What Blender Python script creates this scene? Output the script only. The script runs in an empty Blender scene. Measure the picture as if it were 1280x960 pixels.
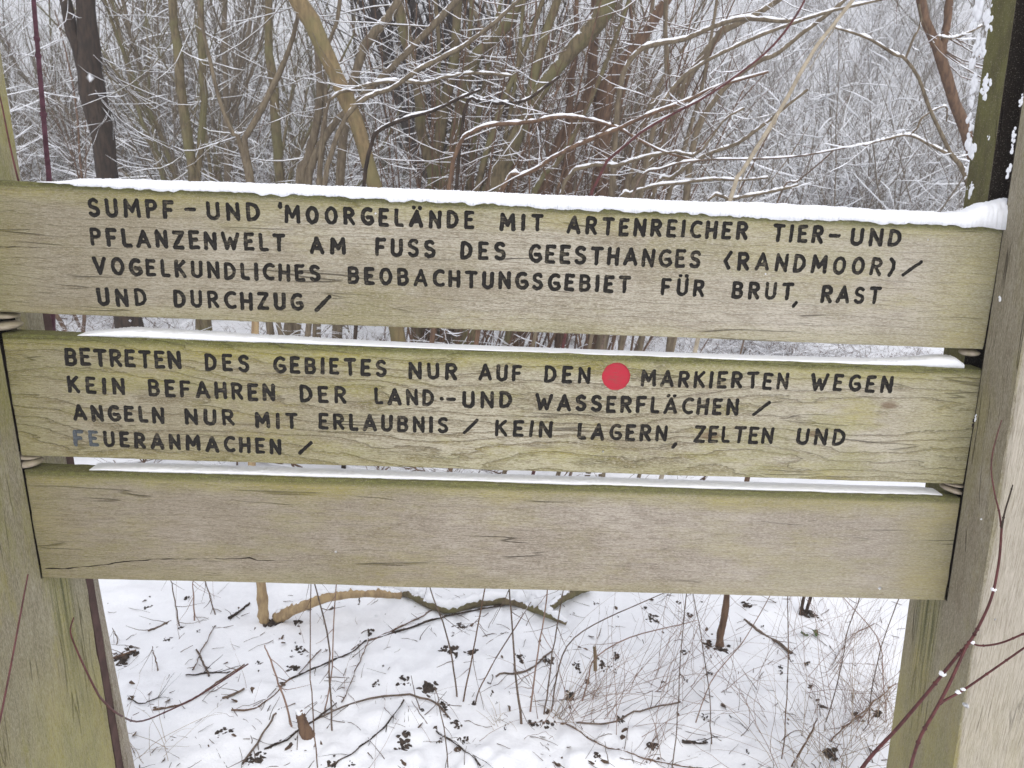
import bpy, math, random
import numpy as np
from mathutils import Matrix, Vector
from mathutils.geometry import delaunay_2d_cdt

rad = math.radians
scene = bpy.context.scene
RNG = np.random.default_rng(7)
random.seed(7)

# ------------------------------------------------------------------ camera, sky, sun
CAM = np.array([0.0, -1.35, 1.6])
PITCH, YAW, ROLL, FOC = 14.5, 2.6, 1.5, 960.0


def basis():
    p, y, r = rad(PITCH), rad(YAW), rad(ROLL)
    f = np.array([math.sin(y) * math.cos(p), math.cos(y) * math.cos(p), -math.sin(p)])
    ri = np.cross(f, [0, 0, 1]); ri /= np.linalg.norm(ri)
    up = np.cross(ri, f)
    return f, ri * math.cos(r) + up * math.sin(r), up * math.cos(r) - ri * math.sin(r)


FWD, RGT, UPV = basis()
cd = bpy.data.cameras.new('camera'); cam = bpy.data.objects.new('camera', cd)
scene.collection.objects.link(cam); scene.camera = cam
cd.sensor_width = 36.0; cd.lens = 36.0 * FOC / 1280.0
cd.clip_start = 0.02; cd.clip_end = 2000
cam.matrix_world = Matrix(((RGT[0], UPV[0], -FWD[0], CAM[0]), (RGT[1], UPV[1], -FWD[1], CAM[1]),
                           (RGT[2], UPV[2], -FWD[2], CAM[2]), (0, 0, 0, 1)))
cd.dof.use_dof = True; cd.dof.focus_distance = 1.42; cd.dof.aperture_fstop = 13.0

world = bpy.data.worlds.new('World'); scene.world = world; world.use_nodes = True
wn = world.node_tree; wn.nodes.clear()
SUN_EL, SUN_AZ = 42.0, 168.0       # azimuth clockwise from +Y
sky = wn.nodes.new('ShaderNodeTexSky'); sky.sky_type = 'NISHITA'; sky.sun_disc = False
sky.sun_elevation = rad(SUN_EL); sky.sun_rotation = rad(SUN_AZ); sky.dust_density = 4.0; sky.air_density = 1.0
hs = wn.nodes.new('ShaderNodeHueSaturation'); hs.inputs['Saturation'].default_value = 0.22
mx = wn.nodes.new('ShaderNodeMix'); mx.data_type = 'RGBA'; mx.inputs['Factor'].default_value = 0.8
mx.inputs[7].default_value = (9.6, 9.75, 10.4, 1)         # the even cloud cover over the blue
bg = wn.nodes.new('ShaderNodeBackground'); bg.inputs['Strength'].default_value = 0.132
wo = wn.nodes.new('ShaderNodeOutputWorld')
wn.links.new(sky.outputs[0], hs.inputs['Color']); wn.links.new(hs.outputs[0], mx.inputs[6])
wn.links.new(mx.outputs[2], bg.inputs[0]); wn.links.new(bg.outputs[0], wo.inputs[0])

sd = bpy.data.lights.new('sun', 'SUN'); sun = bpy.data.objects.new('sun', sd); scene.collection.objects.link(sun)
sd.energy = 1.0; sd.angle = rad(35); sd.color = (1.0, 0.97, 0.93)
sdir = Vector((math.sin(rad(SUN_AZ)) * math.cos(rad(SUN_EL)), math.cos(rad(SUN_AZ)) * math.cos(rad(SUN_EL)), math.sin(rad(SUN_EL))))
sun.rotation_euler = sdir.to_track_quat('Z', 'Y').to_euler()
vs = scene.view_settings; vs.view_transform = 'Standard'; vs.look = 'None'; vs.gamma = 1.0; vs.exposure = 0.24


# ------------------------------------------------------------------ helpers
def ray(px, py):
    d = FWD + RGT * (px - 640) / FOC - UPV * (py - 480) / FOC
    return d


def P(px, py, Y=0.0):
    d = ray(px, py); return CAM + d * ((Y - CAM[1]) / d[1])


class VNoise:
    def __init__(s, seed):
        s.t = np.random.default_rng(seed).random((64, 64, 16))

    def __call__(s, x, y, z=0.0):
        x, y, z = np.broadcast_arrays(np.asarray(x, float), np.asarray(y, float), np.asarray(z, float))
        xi, yi, zi = np.floor(x).astype(int), np.floor(y).astype(int), np.floor(z).astype(int)
        fx, fy, fz = x - xi, y - yi, z - zi
        fx, fy, fz = [f * f * (3 - 2 * f) for f in (fx, fy, fz)]
        r = 0
        for a in (0, 1):
            for b in (0, 1):
                for c in (0, 1):
                    w = (fx if a else 1 - fx) * (fy if b else 1 - fy) * (fz if c else 1 - fz)
                    r = r + w * s.t[(xi + a) % 64, (yi + b) % 64, (zi + c) % 16]
        return r * 2 - 1


NZ = VNoise(3)


def fbm(x, y, z=0.0, o=4):
    r = 0; a = 1.0; f = 1.0
    for i in range(o):
        r = r + a * NZ(np.asarray(x) * f + 17.3 * i, np.asarray(y) * f + 9.1 * i, z); a *= .5; f *= 2.03
    return r


def ss(a, b, x):
    t = np.clip((np.asarray(x, float) - a) / (b - a), 0, 1); return t * t * (3 - 2 * t)


def terrain(x, y, micro=True):
    x = np.asarray(x, float); y = np.asarray(y, float)
    hill = ss(13, 62, y + 0.35 * x) * (3.5 + 16 * ss(-6, 24, x)) + 1.2 * fbm(x / 19, y / 19) * ss(8, 30, y)
    h = hill + 0.10 * fbm(x / 2.2 + 5, y / 2.2, o=3) * ss(0.9, 4.0, y)
    if micro:
        near = 1 - ss(5, 14, y)
        h = h + near * (0.020 * fbm(x * 4.1, y * 4.1, 1.5, 3) + 0.022 * np.abs(fbm(x * 10, y * 10, 4.2, 3)) + .004 * NZ(x * 45, y * 45, 2.2))
    return h


def G(px, py):
    """where the ray through a pixel meets the snow"""
    d = ray(px, py); t = CAM[2] / -d[2] if d[2] < -0.02 else 20.0
    for _ in range(8):
        p = CAM + d * t; h = float(terrain(p[0], p[1])); t = t + (p[2] - h) / -d[2] * 0.9
    return CAM + d * t


def mesh_np(name, verts, faces_idx, faces_n):
    """verts (V,3), flat loop indices, face sizes"""
    me = bpy.data.meshes.new(name)
    verts = np.asarray(verts, np.float32); fi = np.asarray(faces_idx, np.int32).ravel(); fn = np.asarray(faces_n, np.int32)
    me.vertices.add(len(verts)); me.vertices.foreach_set('co', verts.ravel())
    me.loops.add(len(fi)); me.loops.foreach_set('vertex_index', fi)
    me.polygons.add(len(fn)); st = np.concatenate([[0], np.cumsum(fn)[:-1]]).astype(np.int32)
    me.polygons.foreach_set('loop_start', st); me.polygons.foreach_set('loop_total', fn)
    me.update(calc_edges=True); me.validate()
    return me


def smooth(me):
    me.polygons.foreach_set('use_smooth', [True] * len(me.polygons)); return me


def link(name, me, mat=None, parent=None, sm=True):
    o = bpy.data.objects.new(name, me); scene.collection.objects.link(o)
    if me is not None:
        if sm: smooth(me)
        else: me.polygons.foreach_set('use_smooth', [False] * len(me.polygons))
        if mat is not None and not me.materials: me.materials.append(mat)
    if parent is not None: o.parent = parent
    return o


def tag(o, label=None, cat=None, group=None, kind=None):
    if label: o['label'] = label
    if cat: o['category'] = cat
    if group: o['group'] = group
    if kind: o['kind'] = kind
    return o


def empty(name, loc=(0, 0, 0)):
    o = bpy.data.objects.new(name, None); scene.collection.objects.link(o); o.location = loc; o.empty_display_size = 0.1
    return o


def copy_tree(o, parent=None):
    c = o.copy(); scene.collection.objects.link(c)
    if parent is not None: c.parent = parent
    for ch in list(o.children): copy_tree(ch, c)
    return c


def tubes(P_, R_, k):
    """P_ (N,n,3), R_ (N,n) -> verts, quads"""
    N, n, _ = P_.shape
    T = np.gradient(P_, axis=1); T /= np.linalg.norm(T, axis=2, keepdims=True) + 1e-9
    mt = np.abs(T.mean(axis=1))
    ref = np.zeros((N, 3)); ax = np.argmin(mt, axis=1); ref[np.arange(N), ax] = 1
    U = np.cross(T, ref[:, None, :]); U /= np.linalg.norm(U, axis=2, keepdims=True) + 1e-9
    V = np.cross(T, U)
    a = np.arange(k) / k * 2 * math.pi
    ring = (U[:, :, None, :] * np.cos(a)[None, None, :, None] + V[:, :, None, :] * np.sin(a)[None, None, :, None]) * R_[:, :, None, None]
    v = (P_[:, :, None, :] + ring).reshape(-1, 3)
    base = np.arange(N)[:, None, None] * (n * k) + np.arange(n - 1)[None, :, None] * k
    j = np.arange(k)[None, None, :]; j2 = (j + 1) % k
    q = np.stack([base + j, base + j2, base + k + j2, base + k + j], axis=-1).reshape(-1, 4)
    return v, q


def merge(parts):
    vs_, qs_, off = [], [], 0
    for v, q in parts:
        vs_.append(v); qs_.append(q + off); off += len(v)
    return np.concatenate(vs_), np.concatenate(qs_)


def tube_mesh(name, parts):
    v, q = merge(parts); return mesh_np(name, v, q, np.full(len(q), q.shape[1]))


def snow_on(P_, R_, k=4, amt=1.0, add=0.003, rng=RNG, cover=0.35):
    """a bead of snow lying along the upper side of every branch"""
    N, n, _ = P_.shape
    T = np.gradient(P_, axis=1); T /= np.linalg.norm(T, axis=2, keepdims=True) + 1e-9
    hz = np.clip(1 - np.abs(T[:, :, 2]) ** 1.6, 0, 1)
    nz = rng.random((N, n)); g = np.clip((hz - cover * 0.6) * 1.5, 0, 1) * (0.45 + 0.75 * nz)
    g = np.where(nz < cover * 0.45, g * 0.15, g)
    s = (0.62 * R_ + add) * g * amt; s[:, 0] *= .5; s[:, -1] *= .4
    C = P_.copy(); C[:, :, 2] += R_ * 0.75 + s * 0.25
    v, q = tubes(C, s, k)
    return v, q


def polyline_interp(par, rd, idx, t):
    n = par.shape[1]; f = t * (n - 1); i = np.clip(f.astype(int), 0, n - 2); w = (f - i)[:, None]
    a = par[idx, i]; b = par[idx, i + 1]
    p = a * (1 - w) + b * w; tg = b - a; tg /= np.linalg.norm(tg, axis=1, keepdims=True) + 1e-9
    r = rd[idx, i] * (1 - w[:, 0]) + rd[idx, i + 1] * w[:, 0]
    return p, tg, r


def walk(p, d, L, n, rng, curl, up):
    out = [p]; seg = (L / (n - 1))[:, None]
    for _ in range(n - 1):
        d = d + rng.normal(0, curl, d.shape) + np.array([0, 0, up]); d = d / np.linalg.norm(d, axis=1, keepdims=True)
        p = p + d * seg; out.append(p)
    return np.stack(out, axis=1)


def spawn(par, rd, M, n, rng, L, ang=(0.5, 1.1), up=0.1, curl=0.16, t0=0.15, rs=0.55, rmax=0.03, rmin=0.0015, wt=None, grav=0.15):
    N = par.shape[0]
    idx = rng.choice(N, M, p=wt) if wt is not None else rng.integers(0, N, M)
    t = t0 + (1 - t0) * rng.random(M)
    p, tg, r = polyline_interp(par, rd, idx, t)
    rnd = rng.normal(size=(M, 3)); rnd -= (rnd * tg).sum(1, keepdims=True) * tg; rnd /= np.linalg.norm(rnd, axis=1, keepdims=True)
    a = rng.uniform(ang[0], ang[1], M)[:, None]
    d = tg * np.cos(a) + rnd * np.sin(a) + np.array([0, 0, grav]); d /= np.linalg.norm(d, axis=1, keepdims=True)
    Ls = rng.uniform(L[0], L[1], M)
    pts = walk(p, d, Ls, n, rng, curl, up)
    r0 = np.clip(r * rs, rmin, rmax)[:, None]
    rr = r0 * np.linspace(1, 0.35, n)[None, :]
    return pts, rr


def smooth_path(pts, m):
    """Catmull-Rom through rows (any columns)"""
    p = np.asarray(pts, float)
    if len(p) == 2: p = np.stack([p[0], (p[0] + p[1]) / 2, p[1]])
    p = np.vstack([2 * p[0] - p[1], p, 2 * p[-1] - p[-2]])
    ns = len(p) - 3; out = []
    for s in np.linspace(0, ns - 1e-6, m):
        i = int(s); t = s - i; a, b, c, d = p[i:i + 4]
        out.append(0.5 * ((2 * b) + (-a + c) * t + (2 * a - 5 * b + 4 * c - d) * t * t + (-a + 3 * b - 3 * c + d) * t ** 3))
    return np.array(out)


# ------------------------------------------------------------------ materials
def newmat(name):
    m = bpy.data.materials.new(name); m.use_nodes = True; nt = m.node_tree; nt.nodes.clear()
    out = nt.nodes.new('ShaderNodeOutputMaterial'); b = nt.nodes.new('ShaderNodeBsdfPrincipled')
    nt.links.new(b.outputs[0], out.inputs[0]); b.inputs['Roughness'].default_value = 0.85
    b.inputs['Specular IOR Level'].default_value = 0.25
    return m, nt, b


class NB:
    """small node builder"""
    def __init__(s, nt): s.nt = nt

    def n(s, t, **kw):
        x = s.nt.nodes.new(t)
        for k, v in kw.items(): setattr(x, k, v)
        return x

    def l(s, a, b): s.nt.links.new(a, b)

    def put(s, sock, v):
        if hasattr(v, 'is_linked') or isinstance(v, bpy.types.NodeSocket): s.l(v, sock)
        else: sock.default_value = v

    def m(s, op, a, b=0.0, c=0.0, clamp=False):
        x = s.n('ShaderNodeMath', operation=op, use_clamp=clamp)
        for i, v in enumerate((a, b, c)): s.put(x.inputs[i], v)
        return x.outputs[0]

    def mix(s, f, a, b, mode='MIX'):
        x = s.n('ShaderNodeMix', data_type='RGBA', blend_type=mode)
        s.put(x.inputs[0], f)
        for i, v in ((6, a), (7, b)):
            if isinstance(v, tuple) and len(v) == 3: v = v + (1,)
            s.put(x.inputs[i], v)
        return x.outputs[2]

    def vec(s, x, y, z):
        c = s.n('ShaderNodeCombineXYZ'); [s.put(c.inputs[i], v) for i, v in enumerate((x, y, z))]; return c.outputs[0]

    def noise(s, v, scale, detail=3, rough=0.55, dist=0.0):
        x = s.n('ShaderNodeTexNoise'); s.l(v, x.inputs['Vector']); x.inputs['Scale'].default_value = scale
        x.inputs['Detail'].default_value = detail; x.inputs['Roughness'].default_value = rough; x.inputs['Distortion'].default_value = dist
        return x.outputs['Fac']

    def rng(s, v, a, b, c=0.0, d=1.0, smooth=True):
        x = s.n('ShaderNodeMapRange', interpolation_type='SMOOTHSTEP' if smooth else 'LINEAR')
        s.put(x.inputs[0], v)
        for i, q in enumerate((a, b, c, d)): x.inputs[i + 1].default_value = q
        return x.outputs[0]

    def bump(s, h, strength, dist, bsdf, prev=None):
        b = s.n('ShaderNodeBump'); b.inputs['Strength'].default_value = strength; b.inputs['Distance'].default_value = dist
        s.l(h, b.inputs['Height'])
        if prev is not None: s.l(prev, b.inputs['Normal'])
        s.l(b.outputs[0], bsdf.inputs['Normal']); return b.outputs[0]


def wood(name, along='X', seed=0.0, base=(0.36, 0.325, 0.235), dark=(0.19, 0.155, 0.10), light=(0.46, 0.42, 0.33),
         moss=(0.235, 0.228, 0.042), ring_scale=55, ring_amp=2.2, ring_strength=0.5, green=0.5, size=(1.75, 0.23), plank=True,
         knots=(), band=None, bandside=1, top_moss=1.0, lowfreq=(1.6, 7.0), rear_moss=0.0, front=(-1, 0), grad=.45):
    m, nt, b = newmat(name); B = NB(nt)
    tc = B.n('ShaderNodeTexCoord'); sp = B.n('ShaderNodeSeparateXYZ'); B.l(tc.outputs['Object'], sp.inputs[0])
    X, Y, Z = sp.outputs
    if along == 'X': A, C = X, Z
    else: A, C = Z, B.m('ADD', X, B.m('MULTIPLY', Y, 0.9))
    D = Y if along == 'X' else B.m('SUBTRACT', Y, X)
    # warp makes the annual rings wander
    lf = B.noise(B.vec(B.m('MULTIPLY', A, lowfreq[0]), B.m('MULTIPLY', C, lowfreq[1]), B.m('MULTIPLY', D, 5)) if False else
                 B.vec(B.m('MULTIPLY_ADD', A, lowfreq[0], seed), B.m('MULTIPLY', C, lowfreq[1]), seed), 1.0, 2, 0.45)
    warp = B.m('MULTIPLY', B.m('SUBTRACT', lf, 0.5), ring_amp * 6)
    fw = B.noise(B.vec(B.m('MULTIPLY_ADD', A, 9, seed), B.m('MULTIPLY', C, 45), seed), 1.0, 4, 0.65)
    ph = B.m('ADD', B.m('ADD', B.m('MULTIPLY', C, ring_scale), warp), B.m('MULTIPLY', fw, 2.0))
    fr = B.m('FRACT', ph)
    ring = B.m('MULTIPLY', B.rng(fr, 0.55, 0.93), B.rng(fr, 0.93, 1.0, 1.0, 0.0))
    # fibres
    fib = B.noise(B.vec(B.m('MULTIPLY_ADD', A, 26, seed), B.m('MULTIPLY', C, 430), B.m('MULTIPLY', D, 300)), 1.0, 5, 0.75)
    fib2 = B.noise(B.vec(B.m('MULTIPLY_ADD', A, 130, seed), B.m('MULTIPLY', C, 700), B.m('MULTIPLY', D, 500)), 1.0, 3, 0.8)
    patch = B.noise(B.vec(B.m('MULTIPLY_ADD', A, 2.6, seed), B.m('MULTIPLY', C, 6), B.m('MULTIPLY', D, 6)), 1.0, 5, 0.6)
    patch2 = B.noise(B.vec(B.m('MULTIPLY_ADD', A, 5.5, seed + 9), B.m('MULTIPLY', C, 14), seed), 1.0, 5, 0.65)
    speck = B.noise(B.vec(B.m('MULTIPLY', A, 90), B.m('MULTIPLY', C, 260), B.m('MULTIPLY', D, 200)), 1.0, 4, 0.75)
    fleck = B.noise(tc.outputs['Object'], 420, 3, 0.7); blotch = B.noise(B.vec(B.m('MULTIPLY_ADD', A, 12, seed + 2), B.m('MULTIPLY', C, 26), B.m('MULTIPLY', D, 26)), 1.0, 5, 0.7)
    col = B.mix(B.rng(patch, 0.35, 0.68), base, light)
    col = B.mix(B.rng(fib, 0.47, 0.60, 0.0, 0.8), col, dark)
    col = B.mix(B.rng(blotch, 0.5, 0.68, 0.0, 0.5), col, dark); col = B.mix(B.rng(blotch, 0.5, 0.3, 0.0, 0.3), col, light)
    col = B.mix(B.m('MULTIPLY', ring, B.m('MULTIPLY', B.rng(patch2, 0.3, 0.6, 0.35, 1.0), ring_strength)), col, dark)
    col = B.mix(B.rng(fib2, 0.51, 0.62, 0, 0.9), col, light); col = B.mix(B.rng(fib2, 0.49, 0.38, 0, 0.75), col, dark)
    col = B.mix(B.rng(speck, 0.58, 0.72, 0, 0.45), col, dark)
    col = B.mix(B.rng(patch2, 0.52, 0.75, 0, 0.35), col, (0.25, 0.20, 0.155))
    chk = B.noise(B.vec(B.m('MULTIPLY_ADD', A, 2.3, seed + 5), B.m('MULTIPLY', C, 34), B.m('MULTIPLY', D, 12)), 1.0, 2, 0.4)
    chkm = B.noise(B.vec(B.m('MULTIPLY_ADD', A, 4.1, seed + 7), B.m('MULTIPLY', C, 17), B.m('MULTIPLY', D, 9)), 1.0, 2, 0.5)
    check = B.m('MULTIPLY', B.rng(B.m('ABSOLUTE', B.m('SUBTRACT', chk, 0.5)), 0.0, 0.016, 1.0, 0.0), B.rng(chkm, 0.56, 0.66))
    col = B.mix(B.m('MULTIPLY', check, 0.8), col, (0.06, 0.045, 0.03))
    # algae
    g = B.m('MULTIPLY', B.rng(B.noise(B.vec(B.m('MULTIPLY_ADD', A, 2.6, seed + 3), B.m('MULTIPLY', C, 9), seed), 1.0, 7, 0.72), 0.46, 0.64), green)
    if plank:
        wob = B.m('MULTIPLY', B.m('SUBTRACT', patch2, 0.5), 0.07)
        zt = B.m('ADD', Z, wob)
        top = B.m('MULTIPLY', B.rng(zt, -0.052, -0.008), top_moss)
        bot = B.rng(zt, -size[1] + 0.002, -size[1] + 0.045, 0.5, 0.0)
        xe = B.m('ADD', X, wob)
        le = B.rng(xe, 0.0, 0.13, 0.7, 0.0); re_ = B.rng(xe, size[0] - 0.16, size[0] - 0.02, 0.0, 0.75)
        g = B.m('MAXIMUM', g, B.m('MAXIMUM', B.m('MAXIMUM', top, bot), B.m('MAXIMUM', le, re_)))
        gr = B.m('ADD', X, B.m('MULTIPLY', B.m('SUBTRACT', patch, .5), 1.1))
        col = B.mix(B.rng(gr, 1.25, .15, 0, grad), col, B.mix(.5, dark, (.235, .20, .11)))
        col = B.mix(B.rng(gr, .9, 1.6, 0, grad * .6), col, (.50, .455, .385))
        strip = B.m('MULTIPLY', B.rng(B.m('ADD', Z, B.m('MULTIPLY', wob, .15)), -.016, -.004), .75)  # darker moss on the top edge, with shade below the snow painted in
    if band:
        # run-off stain under the planks, on the post face that carries the groove
        yc, yw, ztop = band
        wv = B.m('MULTIPLY', B.m('SUBTRACT', B.noise(B.vec(B.m('MULTIPLY', A, 2.2), seed, 1.0), 1.0, 4), 0.5), 0.05)
        dy = B.m('ABSOLUTE', B.m('SUBTRACT', B.m('ADD', Y, wv), yc))
        bb = B.m('MULTIPLY', B.rng(dy, yw * 0.35, yw, 1.0, 0.0), B.rng(Z, ztop - 0.01, ztop + 0.01, 1.0, 0.0))
        streak = B.noise(B.vec(B.m('MULTIPLY', Y, 190), B.m('MULTIPLY', Z, 3.5), 2.0), 1.0, 4, 0.6)
        dk = B.m('MULTIPLY', bb, B.m('MULTIPLY', B.rng(streak, 0.45, 0.62), B.rng(Z, ztop - 0.32, ztop, 0.15, 0.85)))
        g = B.m('MAXIMUM', g, B.m('MULTIPLY', bb, 0.85))
        g = B.m('MAXIMUM', g, B.m('MULTIPLY', B.rng(Z, .88, .45), B.rng(patch, .34, .56, .35, 1.0)))
    gt = B.m('MULTIPLY', g, B.m('MULTIPLY', B.rng(fib, 0.35, 0.65, 1.0, 0.5), B.rng(fib2, .3, .6, 1.15, .6)), clamp=True)
    mossv = B.mix(B.rng(patch2, 0.35, 0.7), moss, (moss[0] * 1.6, moss[1] * 1.45, moss[2] * 1.2))
    col = B.mix(B.m('MULTIPLY', gt, 0.85), col, mossv)
    if band: col = B.mix(dk, col, (0.055, 0.062, 0.022))
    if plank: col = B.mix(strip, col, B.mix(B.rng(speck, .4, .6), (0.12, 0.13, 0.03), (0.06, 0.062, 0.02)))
    if band:
        yc, yw, ztop = band
        up_ = B.rng(Z, ztop - .02, ztop, 0, 1.0)
        rear = B.m('MULTIPLY', B.rng(Y, .0525, .0535), up_)
        col = B.mix(B.m('MULTIPLY', rear, rear_moss), col, B.mix(B.rng(blotch, .35, .65), (0.125, 0.12, 0.032), (0.075, 0.068, 0.022)))
        col = B.mix(B.m('MULTIPLY', B.m('MULTIPLY', B.rng(Y, -.004, -.003), B.rng(Y, .053, .0525)), B.rng(Z, ztop + .001, ztop + .002)), col, (0.028, 0.02, 0.014))
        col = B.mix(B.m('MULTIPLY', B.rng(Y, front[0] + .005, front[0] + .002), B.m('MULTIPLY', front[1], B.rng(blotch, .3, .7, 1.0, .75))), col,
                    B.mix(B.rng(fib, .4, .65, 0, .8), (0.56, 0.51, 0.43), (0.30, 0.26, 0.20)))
    col = B.mix(B.rng(fleck, 0.58, 0.66, 0, 0.5), col, light)
    for (kx, kz, kr) in knots:
        d = B.n('ShaderNodeVectorMath', operation='DISTANCE'); B.l(B.vec(X, 0.0, B.m('MULTIPLY', Z, 2.2)), d.inputs[0])
        d.inputs[1].default_value = (kx, 0, kz * 2.2)
        dd = B.m('ADD', d.outputs['Value'], B.m('MULTIPLY', B.m('SUBTRACT', speck, 0.5), 0.03))
        col = B.mix(B.rng(dd, kr * 0.4, kr, 0.7, 0.0), col, (0.15, 0.09, 0.05))
    B.l(col, b.inputs['Base Color'])
    h = B.m('SUBTRACT', B.m('ADD', B.m('MULTIPLY', fib, 0.8), B.m('MULTIPLY', fib2, 0.35)), B.m('MULTIPLY_ADD', ring, 0.8 * ring_strength, B.m('MULTIPLY', check, 1.4)))
    B.bump(h, 0.95, 0.004, b)
    b.inputs['Roughness'].default_value = 0.9
    return m


def flat_mat(name, col, var=0.35, scale=40, bump=0.3, bd=0.002, rough=0.85, col2=None):
    m, nt, b = newmat(name); B = NB(nt); tc = B.n('ShaderNodeTexCoord')
    n = B.noise(tc.outputs['Object'], scale, 4, 0.6)
    c2 = col2 or tuple(c * (1 - var) for c in col)
    B.l(B.mix(B.rng(n, 0.35, 0.65), col, c2), b.inputs['Base Color'])
    if bump: B.bump(n, bump, bd, b)
    b.inputs['Roughness'].default_value = rough
    return m


def snow_mat(name, scale=90, bd=0.003, col=(0.86, 0.87, 0.9)):
    m, nt, b = newmat(name); B = NB(nt); tc = B.n('ShaderNodeTexCoord')
    n = B.noise(tc.outputs['Object'], scale, 4, 0.65); n2 = B.noise(tc.outputs['Object'], scale * 4.5, 3, 0.7)
    B.l(B.mix(B.rng(n, 0.3, 0.7), col, tuple(c * 0.965 for c in col)), b.inputs['Base Color'])
    B.bump(B.m('ADD', n, B.m('MULTIPLY', n2, 0.4)), 0.5, bd, b); b.inputs['Roughness'].default_value = 0.7
    return m


def bark(name, col, col2, snow=0.5, scale=18, lichen=None):
    """bark with snow lodged on its upper and windward (left) faces"""
    m, nt, b = newmat(name); B = NB(nt); tc = B.n('ShaderNodeTexCoord'); ge = B.n('ShaderNodeNewGeometry')
    sp = B.n('ShaderNodeSeparateXYZ'); B.l(ge.outputs['Normal'], sp.inputs[0])
    mp = B.n('ShaderNodeMapping'); mp.inputs['Scale'].default_value = (1, 1, 0.25); B.l(tc.outputs['Object'], mp.inputs[0])
    n = B.noise(mp.outputs[0], scale * 3, 5, 0.65); n1 = B.noise(tc.outputs['Object'], scale * 0.25, 3, 0.6)
    n2 = B.noise(tc.outputs['Object'], scale * 1.1, 4, 0.65)
    c = B.mix(B.rng(n, 0.36, 0.64), col, col2)
    if lichen: c = B.mix(B.rng(n1, 0.45, 0.62, 0, 0.6), c, lichen)
    e = B.m('ADD', B.m('MULTIPLY', sp.outputs[2], 0.9), B.m('MULTIPLY', sp.outputs[0], -0.28))
    f = B.rng(B.m('ADD', e, B.m('MULTIPLY', B.m('SUBTRACT', n2, 0.5), 1.9)), 0.95 - 0.55 * snow, 1.05 - 0.55 * snow)
    B.l(B.mix(f, c, (0.84, 0.85, 0.89)), b.inputs['Base Color'])
    B.bump(n, 0.6, 0.006, b)
    return m


M_SNOW = snow_mat('snow_surface'); M_SNOWG = snow_mat('snow_ground', 35, 0.006)
M_BOLIVE = bark('bark_olive', (0.17, 0.135, 0.078), (0.085, 0.066, 0.04), 0.42, lichen=(0.145, 0.14, 0.06))
M_BDARK = bark('bark_dark_brown', (0.055, 0.037, 0.026), (0.022, 0.016, 0.012), 0.3)
M_BTAN = bark('bark_tan', (0.24, 0.175, 0.09), (0.15, 0.11, 0.06), 0.25, lichen=(0.15, 0.14, 0.06))
M_BGREY = bark('bark_grey_brown', (0.185, 0.148, 0.098), (0.10, 0.077, 0.052), 0.5)
M_BRED = bark('bark_red_brown', (0.17, 0.105, 0.065), (0.09, 0.055, 0.038), 0.4)
M_PALE = flat_mat('pale_cane', (0.42, 0.36, 0.27), 0.3, 30)
M_TAN2 = bark('bark_pale_tan', (0.42, 0.31, 0.17), (0.27, 0.19, 0.11), 0.1)
M_RED = flat_mat('red_stem_bark', (0.115, 0.036, 0.034), 0.45, 60, rough=0.5)
M_PURP = flat_mat('purple_stem_bark', (0.13, 0.055, 0.075), 0.4, 60)
M_TWIG = flat_mat('dead_twig_bark', (0.17, 0.125, 0.095), 0.5, 60)
M_GRASS = flat_mat('dry_grass', (0.40, 0.31, 0.21), 0.35, 20)
M_GRASSR = flat_mat('reddish_dry_stems', (0.30, 0.20, 0.155), 0.35, 20)
M_SOIL = flat_mat('dark_litter', (0.075, 0.055, 0.042), 0.5, 90, col2=(0.03, 0.024, 0.02))
def paint(name, col, worn_or_veiled, lo, hi, sx=90, sz=420, rough=.6):
    m, nt, b = newmat(name); B = NB(nt); tc = B.n('ShaderNodeTexCoord'); sp = B.n('ShaderNodeSeparateXYZ'); ob = B.n('ShaderNodeObjectInfo')
    B.l(tc.outputs['Object'], sp.inputs[0]); rr = B.m('MULTIPLY', ob.outputs['Random'], 37.0)
    n = B.noise(B.vec(B.m('MULTIPLY_ADD', sp.outputs[0], sx, rr), B.m('MULTIPLY', sp.outputs[2], sz), rr), 1.0, 4, .7)
    n2 = B.noise(B.vec(B.m('MULTIPLY_ADD', sp.outputs[0], 60, rr), B.m('MULTIPLY', sp.outputs[2], 70), rr), 1.0, 4, .7)
    k = B.m('ADD', B.m('MULTIPLY', n, .55), B.m('ADD', B.m('MULTIPLY', n2, .45), B.m('MULTIPLY', B.m('SUBTRACT', ob.outputs['Random'], .5), .06)))
    B.l(B.mix(B.rng(k, lo, hi), col, worn_or_veiled), b.inputs['Base Color']); B.bump(n, .6, .0015, b); b.inputs['Roughness'].default_value = rough
    return m


M_PAINT = paint('black_paint', (0.014, 0.012, 0.010), (0.13, 0.11, 0.075), .52, .68)
M_PAINTV = flat_mat('flake_veil_paint', (0.10, 0.115, 0.125), 0.3, 260, 0.4, 0.001, 0.75, col2=(0.07, 0.075, 0.08))  # pale veil of a blurred snowflake put into the letter colour
M_REDP = paint('red_paint', (0.40, 0.022, 0.040), (0.24, 0.05, 0.045), .46, .66, 40, 500)
M_DWOOD = flat_mat('dark_wood', (0.045, 0.033, 0.025), 0.4, 50)  # one even dark brown for tongues, cracks, hole discs and a stem tip
M_NYLON = flat_mat('pale_spacer', (0.40, 0.34, 0.27), 0.25, 60, 0.1, col2=(0.30, 0.26, 0.18))

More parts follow.
